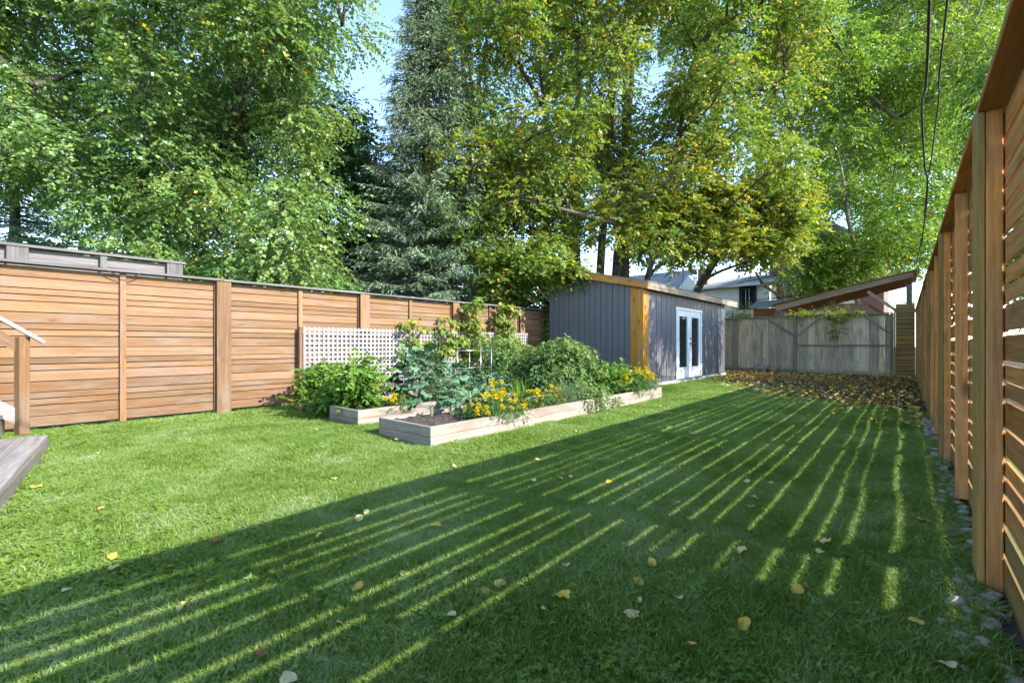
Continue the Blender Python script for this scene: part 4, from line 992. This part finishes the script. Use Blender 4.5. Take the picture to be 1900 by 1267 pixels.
def spruce(label, base, Ht, R, z0=0.8, nb=9, dz=0.28, lean=(0, 0)):
    base = Vector(base); root = empty('spruce_tree', base, label, 'tree', 'spruces')
    tube_obj('trunk', [base, base + Vector((0, 0, Ht * .5)), base + Vector((0, 0, Ht))], [0.24, 0.14, 0.02], M['bark'], root, 9)
    V, Fc = [], []; B, D, N, T = [], [], [], []; z = z0
    while z < Ht - 0.2:
        for j in range(nb):
            a = rng.uniform(0, 6.283); Lb = R * (1 - z / Ht) ** 0.8 * rng.uniform(0.6, 1.15) + 0.12
            o = np.array([math.cos(a), math.sin(a), 0]); sd2 = np.array([-o[1], o[0], 0]); P = []
            zz = z + rng.uniform(-.12, .12)
            for i in range(5):
                t = i / 4; P.append(Vector(o * Lb * t + np.array([0, 0, zz - 0.32 * Lb * t + 0.2 * Lb * t * t])))
            v, f = tube(P, [0.025 * (1 - .8 * i / 4) + .004 for i in range(5)], 3, False); k0 = len(V); V += v; Fc += [tuple(q + k0 for q in ff) for ff in f]
            nt_ = max(4, int(Lb / 0.11)); ct = rng.normal(0, .14)
            for i in range(nt_):
                t = 0.15 + 0.85 * (i + rng.uniform(0, 1)) / nt_; p = o * Lb * t + np.array([0, 0, zz - 0.32 * Lb * t + 0.2 * Lb * t * t])
                for sg in (-1, 1):
                    tw = norm((o * 0.55 + sd2 * sg * rng.uniform(.3, .9) + [0, 0, -rng.uniform(.1, .9)] + rng.normal(0, .15, 3))[None])[0]; tl = rng.uniform(.18, .42) * (1.15 - .4 * t)
                    for q in range(5):
                        B.append(p + tw * tl * q / 5); D.append(tw + rng.normal(0, .3, 3)); N.append(np.array([0, 0, 1]) + rng.normal(0, .6, 3)); T.append(0.3 + .4 * t * rng.uniform(.3, 1) + .07 * q + ct)
        z += dz
    bl = put('branches', mesh_of('branches', V, Fc, M['bark']), base, root); bl['kind'] = 'stuff'
    B, D, N, T = map(np.array, (B, D, N, T)); n = len(B)
    put('crown', leaf_mesh('crown', B, D, N, rng.uniform(.09, .16, n), rng.uniform(.02, .036, n), T, M['lf_spruce'], fold=0.3), base, root)
spruce('tall pale green spruce beside the strip of blue sky', gpt(792, 13.8), 13.0, 2.75, nb=14, dz=0.2)
spruce('dark spruce showing low at the far left edge', gpt(28, 15.0), 9.5, 3.0)
spruce('bluish spruce partly hidden between linden and tall spruce', gpt(705, 21.0), 9.5, 2.8)

b0 = gpt(1118, 17.0)
stems = []
for u0, u1, v1, d1, r in ((1082, 1075, 60, 16.4, 0.24), (1106, 1130, -60, 17.6, 0.20), (1136, 1180, 20, 16.6, 0.24), (1157, 1165, -120, 17.8, 0.25), (1090, 1000, 120, 15.6, 0.12), (1150, 1290, 90, 16.2, 0.13)):
    stems.append((grown(gpt(u0, 17.0), at_depth(u1, v1, d1), 8, 0.035), r, 0.06))
poly = [(840, -260), (1500, -260), (1490, 100), (1465, 200), (1470, 300), (1440, 390), (1360, 440), (1250, 470), (1185, 420), (1100, 425), (1040, 500), (950, 540), (890, 520), (850, 420), (840, 250), (815, 60)]
cl = clumps_view(poly, 13.0, 19.5, 190, 0.95, 0.7)
for (u, v, d) in ((925, 520, 12.8), (965, 500, 12.8), (960, 470, 12.8), (905, 470, 13.2), (1010, 460, 13.0), (940, 550, 13.2)):
    cl[0].append(np.array(at_depth(u, v, d))); cl[1].append(0.5)
for (u, v, d_, r_) in ((1000, 492, 12.3, 0.28), (1040, 496, 12.0, 0.22), (1062, 502, 11.9, 0.16)):
    cl[0].append(np.array(at_depth(u, v, d_))); cl[1].append(r_)
c2 = clumps_view([(1165, 360), (1345, 350), (1335, 440), (1260, 485), (1180, 460)], 16.0, 18.5, 26, 0.8, 0.65); cl = (cl[0] + c2[0], cl[1] + c2[1])
tree('maple_tree', 'large multi-stemmed maple turning yellow, rising behind the shed', b0, stems, cl, 98, 10, 0.55, 0.108, 0.98, M['lf_maple'], M['bark'], yellow=0.06, tshift=-0.02, n_limb=34, limb_r=0.11, hang=0.4, droop=0.3, up=0.8)

b0 = gpt(1278, 18.6)
lean = [b0, at_depth(1285, 560, 18.7), at_depth(1300, 525, 18.7), at_depth(1322, 492, 18.6), at_depth(1350, 455, 18.4), at_depth(1410, 410, 18.0), at_depth(1450, 350, 17.6)]
poly = [(1180, 400), (1300, 350), (1480, 320), (1495, 400), (1440, 470), (1400, 500), (1330, 450), (1240, 460), (1180, 450)]
tree('leaning_maple', 'leaning maple with rusty yellow foliage over the shed roof end', b0, [(lean, 0.22, 0.09)],
     clumps_view(poly, 15.5, 19.0, 44, 0.75, 0.7), 70, 10, 0.5, 0.128, 0.95, M['lf_maple'], M['bark'], yellow=0.12, tshift=0.08, n_limb=12, hang=0.4)

b0 = gpt(1472, 25.0)
st = [b0, at_depth(1470, 560, 25), at_depth(1462, 500, 25), at_depth(1445, 430, 24.8), at_depth(1440, 330, 24.5), at_depth(1475, 200, 24), at_depth(1520, 40, 23.5)]
st2 = [st[3], at_depth(1500, 330, 24), at_depth(1560, 200, 23), at_depth(1620, 40, 22.5)]
st3 = [at_depth(1466, 572, 25), at_depth(1440, 545, 24.5), at_depth(1415, 528, 24.2), at_depth(1402, 505, 24)]
poly = [(1430, -260), (1960, -260), (1880, 60), (1810, 240), (1745, 420), (1700, 505), (1600, 505), (1560, 545), (1520, 545), (1490, 510), (1450, 430), (1490, 330), (1505, 200), (1460, 80)]
tree('box_elder', 'large drooping light green tree over the carport and right fence', b0, [(st, 0.42, 0.12), (st2, 0.25, 0.08), (st3, 0.11, 0.06)],
     clumps_both(clumps_view(poly, 17.0, 24.5, 195, 1.1, 0.68, 0.8), clumps_view([(1490, 440), (1620, 450), (1600, 520), (1530, 540), (1495, 500)], 19.0, 20.0, 12, 0.7, 0.7)), 108, 11, 0.6, 0.138, 0.56, M['lf_elder'], M['bark_pale'], yellow=0.05, n_limb=30, droop=0.45, hang=0.6, up=0.75)
b0 = Vector((5.2, 18.8, 0))
tree('box_elder', 'light green tree leaning in over the right fence top', b0, [(grown(b0, (4.0, 17.6, 9.0)), 0.3, 0.1)],
     clumps_both(clumps_in((3.6, 18.2, 3.7), (2.6, 4.6, 1.5), 46, 0.95, 0.2, 2.4), clumps_in((3.2, 14.9, 6.95), (2.3, 3.6, 1.35), 27, 0.68, 0.0, 5.4)), 50, 11, 0.6, 0.15, 0.42, M['lf_elder'], M['bark_pale'], yellow=0.03, droop=0.7, hang=0.9, up=0.6)
b0 = gpt(930, 19.0)
poly = [(830, 300), (1000, 380), (1015, 590), (850, 585), (740, 570), (735, 480), (800, 400)]
tree('shaded_maple', 'shaded dark green tree low behind fence left of the shed', b0, [(grown(b0, at_depth(930, 350, 19)), 0.18, 0.06)],
     clumps_view(poly, 15.0, 19.0, 50, 0.95, 0.65), 56, 10, 0.5, 0.125, 0.9, M['lf_dark_shade'], M['bark'], yellow=0.02, hang=0.4)
b0 = gpt(1440, 34.0)
poly = [(1180, -260), (1560, -260), (1560, 320), (1470, 420), (1360, 440), (1240, 400), (1190, 200)]
tree('far_maple', 'tall green tree filling the gaps far behind the maple', b0, [(grown(b0, at_depth(1430, 50, 34)), 0.35, 0.12)],
     clumps_view(poly, 29.0, 34.0, 46, 1.7, 0.7), 70, 9, 0.7, 0.2, 0.8, M['lf_elder'], M['bark'], hang=0.4)
b0 = gpt(1010, 30.0)
poly = [(830, -260), (1220, -260), (1220, 300), (1170, 430), (1060, 470), (940, 470), (860, 300)]
tree('far_maple', 'tall dark green tree filling gaps behind the maple trunks', b0, [(grown(b0, at_depth(1010, 50, 30)), 0.35, 0.12)],
     clumps_view(poly, 25.0, 30.0, 44, 1.7, 0.7), 62, 9, 0.7, 0.2, 0.8, M['lf_dark_shade'], M['bark'], hang=0.4)
b0 = gpt(300, 22.0)
poly = [(-150, 60), (620, 60), (640, 300), (620, 530), (150, 500), (-20, 330), (-150, 330)]
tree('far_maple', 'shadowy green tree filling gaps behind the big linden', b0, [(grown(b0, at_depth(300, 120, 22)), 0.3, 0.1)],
     clumps_view(poly, 17.5, 22.0, 62, 1.5, 0.62), 64, 9, 0.7, 0.17, 0.85, M['lf_dark_shade'], M['bark'], hang=0.4)
b0 = gpt(1600, 38.0)
poly = [(1490, -100), (1850, -100), (1790, 250), (1720, 470), (1600, 480), (1500, 300)]
tree('far_maple', 'far green tree seen through the drooping tree at right', b0, [(grown(b0, at_depth(1600, 120, 38)), 0.35, 0.1)],
     clumps_view(poly, 30.0, 38.0, 44, 2.3, 0.62), 70, 9, 0.9, 0.26, 0.85, M['lf_elder'], M['bark'], hang=0.4)
b0 = gpt(1368, 24.0); cl = clumps_view([(1348, 560), (1385, 565), (1400, 590), (1395, 620), (1345, 620)], 23.5, 24.5, 14, 0.45, 0.5)
tree('pale_shrub', 'pale variegated shrub peeking between shed and back fence', b0, [(grown(b0, at_depth(1368, 590, 24)), 0.04, 0.02)], cl, 40, 8, 0.25, 0.08, 0.5, M['lf_bean'], M['bark_pale'], yellow=0.12, limb_r=0.03)

# ------------------------------------------------------------------ lawn grass
def grass_mat():
    m, nt, b = node_mat('grass_blades')
    a = nt.nodes.new('ShaderNodeAttribute'); a.attribute_name = 'tint'
    geo = nt.nodes.new('ShaderNodeNewGeometry'); P = geo.outputs['Position']
    n1 = noise(nt, P, 1.1, 4); n2 = noise(nt, P, 6.0, 3)
    t = math_node(nt, 'ADD', math_node(nt, 'MULTIPLY', a.outputs['Fac'], 0.55), math_node(nt, 'MULTIPLY', math_node(nt, 'SUBTRACT', n1, 0.5), 1.4))
    t = math_node(nt, 'ADD', t, math_node(nt, 'MULTIPLY', math_node(nt, 'SUBTRACT', n2, 0.5), 0.8))
    t = math_node(nt, 'ADD', t, 0.12)
    rp = ramp(nt, [(0.0, (0.095, 0.18, 0.02)), (0.35, (0.185, 0.29, 0.04)), (0.62, (0.265, 0.365, 0.125)), (0.85, (0.36, 0.42, 0.22)), (1.0, (0.46, 0.43, 0.29))]); nt.links.new(t, rp.inputs[0])
    nt.links.new(rp.outputs[0], b.inputs['Base Color']); b.inputs['Roughness'].default_value = 0.42; b.inputs['Specular IOR Level'].default_value = 0.4
    tr = nt.nodes.new('ShaderNodeBsdfTranslucent'); nt.links.new(mixc(nt, 1.0, rp.outputs[0], (1.3, 1.35, 0.6), 'MULTIPLY'), tr.inputs[0])
    mx = nt.nodes.new('ShaderNodeMixShader'); mx.inputs[0].default_value = 0.4
    nt.links.new(b.outputs[0], mx.inputs[1]); nt.links.new(tr.outputs[0], mx.inputs[2]); nt.links.new(mx.outputs[0], nt.nodes['Material Output'].inputs[0])
    return m
GM = grass_mat()
def grass_patch(seed, nb, r, hmin, hmax, wd, clover):
    q = np.random.default_rng(seed); a = q.uniform(0, 6.283, nb); rr = r * np.sqrt(q.uniform(0, 1, nb))
    B = np.stack([rr * np.cos(a), rr * np.sin(a), np.full(nb, -0.004)], 1)
    d = norm(np.stack([q.normal(0, .5, nb), q.normal(0, .5, nb), np.ones(nb)], 1)); h = q.uniform(hmin, hmax, nb)[:, None]
    bend = norm(np.stack([q.normal(0, 1, nb), q.normal(0, 1, nb), np.zeros(nb)], 1)); s = norm(np.cross(d, bend)) * (wd * q.uniform(.7, 1.3, nb))[:, None]
    m1 = B + d * h * .55; t1 = B + d * h * .85 + bend * h * .38
    V = np.stack([B - s * .5, B + s * .5, m1 + s * .42, m1 - s * .42, t1], 1).reshape(-1, 3)
    T = (np.arange(nb)[:, None, None] * 5 + np.array([(0, 1, 2), (0, 2, 3), (3, 2, 4)])[None]).reshape(-1, 3)
    tint = np.repeat(q.uniform(0, 1, nb), 3)
    if clover:
        nc = clover; ca = q.uniform(0, 6.283, nc); cr = r * np.sqrt(q.uniform(0, 1, nc)); cx, cy, cz = cr * np.cos(ca), cr * np.sin(ca), q.uniform(.012, .035, nc)
        VV = []; TT = []; tt = []
        for i in range(nc):
            tl = q.normal(0, .3, 2); ph = q.uniform(0, 6.28); L = q.uniform(.010, .018); c_t = q.uniform(0.0, 0.6)
            for j in range(3):
                an = ph + j * 2.094; dx, dy = math.cos(an), math.sin(an); px, py = -dy, dx; k0 = len(V) + len(VV)
                for (f, g_) in ((0, 0), (.6, .48), (1.0, 0), (.6, -.48)):
                    x, y = dx * f * L + px * g_ * L, dy * f * L + py * g_ * L; VV.append((cx[i] + x, cy[i] + y, cz[i] + x * tl[0] + y * tl[1] + abs(g_) * L * .25))
                TT += [(k0, k0 + 1, k0 + 2), (k0, k0 + 2, k0 + 3)]; tt += [c_t, c_t]
        V = np.concatenate([V, np.array(VV)]); T = np.concatenate([T, np.array(TT)]); tint = np.concatenate([tint, tt])
    return bpy.data.objects.new('grass_tuft', tri_mesh('grass_tuft', V, T, tint, GM))
gc = bpy.data.collections.new('grass_tufts')
for s in range(4): gc.objects.link(grass_patch(s, 260, 0.095, 0.030, 0.072, 0.0030, 3))
for s in range(4): gc.objects.link(grass_patch(10 + s, 190, 0.095, 0.026, 0.058, 0.0030, 16))
for s in range(4): gc.objects.link(grass_patch(20 + s, 200, 0.15, 0.028, 0.060, 0.0052, 8))
names = [o.name for o in gc.objects]
def nz(x, y): return math.sin(x * 1.7 + 1.3 * math.sin(y * 1.1)) + math.sin(y * 1.9 + 0.7 + 1.1 * math.sin(x * 1.4))
pts, rots, scl, idx = [], [], [], []
def blocked(x, y):
    if x > rfx(y) - 0.09 or x < -7.83 or y > 18.5: return True
    for (a, b_, c, d) in (B1, B2, B3):
        if a - 0.0 < x < b_ + 0.0 and c - 0.0 < y < d + 0.0: return True
    if SX0 - .1 < x < SX1 + 0.06 and SY0 - 0.02 < y < SY1 + 0.05: return True
    if x > -6.56 and x < -3.3 and y < 0.37 - 0.118 * (x + 6.5): return True
    return False
def scatter(step, dmin, dmax, far):
    xs_ = np.arange(-8, 0.3, step); ys_ = np.arange(-2, 15.5, step)
    for x in xs_:
        for y in ys_:
            px, py = x + rng.uniform(-.5, .5) * step, y + rng.uniform(-.5, .5) * step
            d = px * FW[0] + py * FW[1]; l = px * RT[0] + py * RT[1]
            if d < max(dmin, 0.9) or d >= dmax or abs(l / d) > 1.22: continue
            if blocked(px, py): continue
            so_ = py - soil_line(px) + 0.8 * nz(px, py) * .6
            if so_ > 0 and rng.uniform() < min(1, so_ / 1.0 + 0.15): continue
            pts.append((px, py, 0)); rots.append(rng.uniform(0, 6.283)); q = 0.5 * nz(px * .9, py * .9) + rng.normal(0, .5)
            scl.append(rng.uniform(.7, 1.12) * (0.8 if so_ > -1 else 1) * (1.0 + 0.11 * nz(px * 2.3 + 4, py * 2.1)))
            idx.append((8 + int(rng.integers(4))) if far else (int(rng.integers(4)) + (4 if q > 0.4 else 0)))
scatter(0.058, 0.9, 3.6, False); scatter(0.085, 3.6, 6.0, False); scatter(0.13, 6.0, 16, True)
me = bpy.data.meshes.new('grass'); me.from_pydata(pts, [], [])
for nm, ty, dat in (('rot', 'FLOAT', rots), ('scl', 'FLOAT', scl), ('idx', 'INT', idx)):
    a = me.attributes.new(nm, ty, 'POINT'); a.data.foreach_set('value', np.array(dat, np.float32 if ty == 'FLOAT' else np.int32))
me.materials.append(GM)
go = put('grass', me); tag(go, 'short green lawn grass mixed with clover', 'grass', kind='stuff')
ng = bpy.data.node_groups.new('grass_scatter', 'GeometryNodeTree')
ng.interface.new_socket('Geometry', in_out='INPUT', socket_type='NodeSocketGeometry'); ng.interface.new_socket('Geometry', in_out='OUTPUT', socket_type='NodeSocketGeometry')
gi = ng.nodes.new('NodeGroupInput'); gout = ng.nodes.new('NodeGroupOutput'); iop = ng.nodes.new('GeometryNodeInstanceOnPoints')
ci = ng.nodes.new('GeometryNodeCollectionInfo'); ci.inputs['Collection'].default_value = gc; ci.inputs['Separate Children'].default_value = True; ci.inputs['Reset Children'].default_value = True
def nattr(nm, ty):
    n = ng.nodes.new('GeometryNodeInputNamedAttribute'); n.data_type = ty; n.inputs['Name'].default_value = nm; return n.outputs['Attribute']
cx = ng.nodes.new('ShaderNodeCombineXYZ'); ng.links.new(nattr('rot', 'FLOAT'), cx.inputs[2]); e2r = ng.nodes.new('FunctionNodeEulerToRotation'); ng.links.new(cx.outputs[0], e2r.inputs[0])
ng.links.new(gi.outputs[0], iop.inputs['Points']); ng.links.new(ci.outputs[0], iop.inputs['Instance']); iop.inputs['Pick Instance'].default_value = True
ng.links.new(nattr('idx', 'INT'), iop.inputs['Instance Index']); ng.links.new(e2r.outputs[0], iop.inputs['Rotation']); ng.links.new(nattr('scl', 'FLOAT'), iop.inputs['Scale'])
ng.links.new(iop.outputs[0], gout.inputs[0])
md = go.modifiers.new('scatter', 'NODES'); md.node_group = ng

# ------------------------------------------------------------------ fallen leaves
def fallen_mesh(seed, rounded=True, tone=None):
    """A dry heart shaped leaf with stalk, buckled along its midrib."""
    r = np.random.default_rng(seed); n = 14; ring = []
    for i in range(n):
        a = 6.283 * i / n; rr = 0.5 * (1 + 0.13 * math.cos(a) - 0.22 * (abs(a - math.pi) < 0.3) + (0.18 if i == 0 else 0)) if rounded else 0.5 * (1 + 0.25 * math.cos(5 * a))
        x, y = rr * math.cos(a), rr * math.sin(a) * 0.86
        ring.append((x, y, 0.24 * abs(y) + 0.10 * math.sin(a * 2 + seed) + 0.06 * r.normal()))
    V = [(0, 0, 0.02)] + [(x * .5, y * .5, z * .45 + .01) for x, y, z in ring] + ring; T = []
    for i in range(n):
        j = (i + 1) % n; T += [(0, 1 + i, 1 + j), (1 + i, 1 + n + i, 1 + n + j), (1 + i, 1 + n + j, 1 + j)]
    k = len(V); V += [(-0.38, .012, 0), (-0.38, -.012, 0), (-0.95, 0.12, 0.03)]; T.append((k, k + 1, k + 2))
    tone = r.uniform(0.3, 1.0) if tone is None else tone
    return tri_mesh('fallen_leaf', np.array(V), np.array(T), np.clip(tone + r.normal(0, .05, len(T)), 0, 1), M['lf_fallen'])
FM = [fallen_mesh(i, i % 5 != 3) for i in range(10)]
def drop(x, y, s, label, group=None, k=None, z=0.038):
    o = put('fallen_leaf', FM[int(rng.integers(10))] if k is None else FM2[k], (x, y, z), None, (rng.normal(0, .3), rng.normal(0, .3), rng.uniform(0, 6.28))); o.scale = (s, s, s * rng.uniform(.5, 1.1))
    return tag(o, label, 'leaf', group)
FM2 = [fallen_mesh(50 + i, True, (0.68, 0.62, 0.72, 0.95, 0.12)[i]) for i in range(5)]
for (u, v, s, k, lab) in ((1045, 1104, 0.072, 0, 'big yellow heart shaped leaf lying in the nearest lawn'), (1131, 893, 0.06, 0, 'round orange yellow leaf in the middle of the striped shade'),
                       (810, 973, 0.055, 1, 'yellow leaf beside a light stripe, left of the lawn centre'), (1711, 963, 0.065, 2, 'yellow leaf lying on grass near the river stones'),
                       (1700, 1152, 0.055, 2, 'pale yellow leaf low at right below the near fence post'), (1757, 1232, 0.055, 3, 'pale cream leaf at the bottom right near the stones'),
                       (1400, 922, 0.045, 3, 'whitish leaf alone in the dark grass between light stripes'), (485, 1210, 0.045, 4, 'pinkish brown dry leaf at the bottom of the lawn'),
                       (533, 1257, 0.05, 3, 'tan leaf cut by the bottom edge of the picture'), (838, 1139, 0.04, 3, 'flat pale oval leaf in front lawn shade'),
                       (66, 902, 0.065, 1, 'orange leaf on sunlit grass near the wooden steps'), (397, 1003, 0.055, 4, 'narrow brown leaf on the edge of the fence shadow'),
                       (1283, 1192, 0.028, 2, 'tiny yellow leaf in the dark foreground grass'), (122, 1093, 0.035, 3, 'small white leaf at left within the shadow'),
                       (990, 890, 0.045, 3, 'cream leaf left of the round orange one'), (1041, 887, 0.036, 3, 'smaller cream leaf just left of the round orange one')):
    p = at_z(u, v, 0.045); o = drop(p.x, p.y, s, lab, k=k, z=0.045); o.rotation_euler.x *= 0.6; o.rotation_euler.y = 0.1
n_ind = 0
while n_ind < 75:
    u, v = rng.uniform(0, 1720), 745 + 420 * rng.uniform(0, 1) ** 3.2
    p = at_z(u, v, 0.03)
    if blocked(p.x, p.y) or p.y > soil_line(p.x) - 0.6: continue
    drop(p.x, p.y, rng.uniform(0.032, 0.06), 'small yellow or tan leaf scattered singly over the lawn', 'leaves scattered on the lawn'); n_ind += 1
n_ind = 0
while n_ind < 165:
    x, y = rng.uniform(-4.5, 0.15), rng.uniform(7.5, 13.5)
    if blocked(x, y) or y < soil_line(x) - 0.7: continue
    if rng.uniform() < 0.5 and y > soil_line(x) + 2: continue
    drop(x, y, rng.uniform(0.06, 0.11), 'yellow leaf at the near edge of the leaf covered soil', 'leaves on the bare soil', z=0.02); n_ind += 1
nl = 3600; Bx = []
while len(Bx) < nl:
    x, y = rng.uniform(-7.4, 0.2), rng.uniform(7.0, 19.5)
    so_ = y - soil_line(x) + nz(x, y) * .4
    if blocked(x, y) and y < 18.4: continue
    if x < SX1 + .1 and y < SY1 + .1: continue
    if so_ < -1.6 or (so_ < 0 and rng.uniform() > 0.22 * (1 + so_ / 1.6)) or (so_ > 0 and rng.uniform() > 0.8): continue
    Bx.append((x, y, 0.012 + 0.02 * rng.uniform() + (0.025 if so_ < 0 else 0)))
Bx = np.array(Bx); D = rng.normal(size=(nl, 3)) * [1, 1, .22]; N = norm(rng.normal(0, .35, (nl, 3)) + [0, 0, 1]); S = rng.uniform(.04, .085, nl)
tt = np.where(rng.uniform(size=nl) < .45, rng.uniform(0, .3, nl), rng.uniform(.3, .75, nl))
tag(put('leaf_litter', leaf_mesh('leaf_litter', Bx, D, N, S, S * .85, tt, M['lf_fallen'], fold=0.2, hexa=True)), 'carpet of fallen yellow and brown leaves before the back fence', 'leaves', kind='stuff')
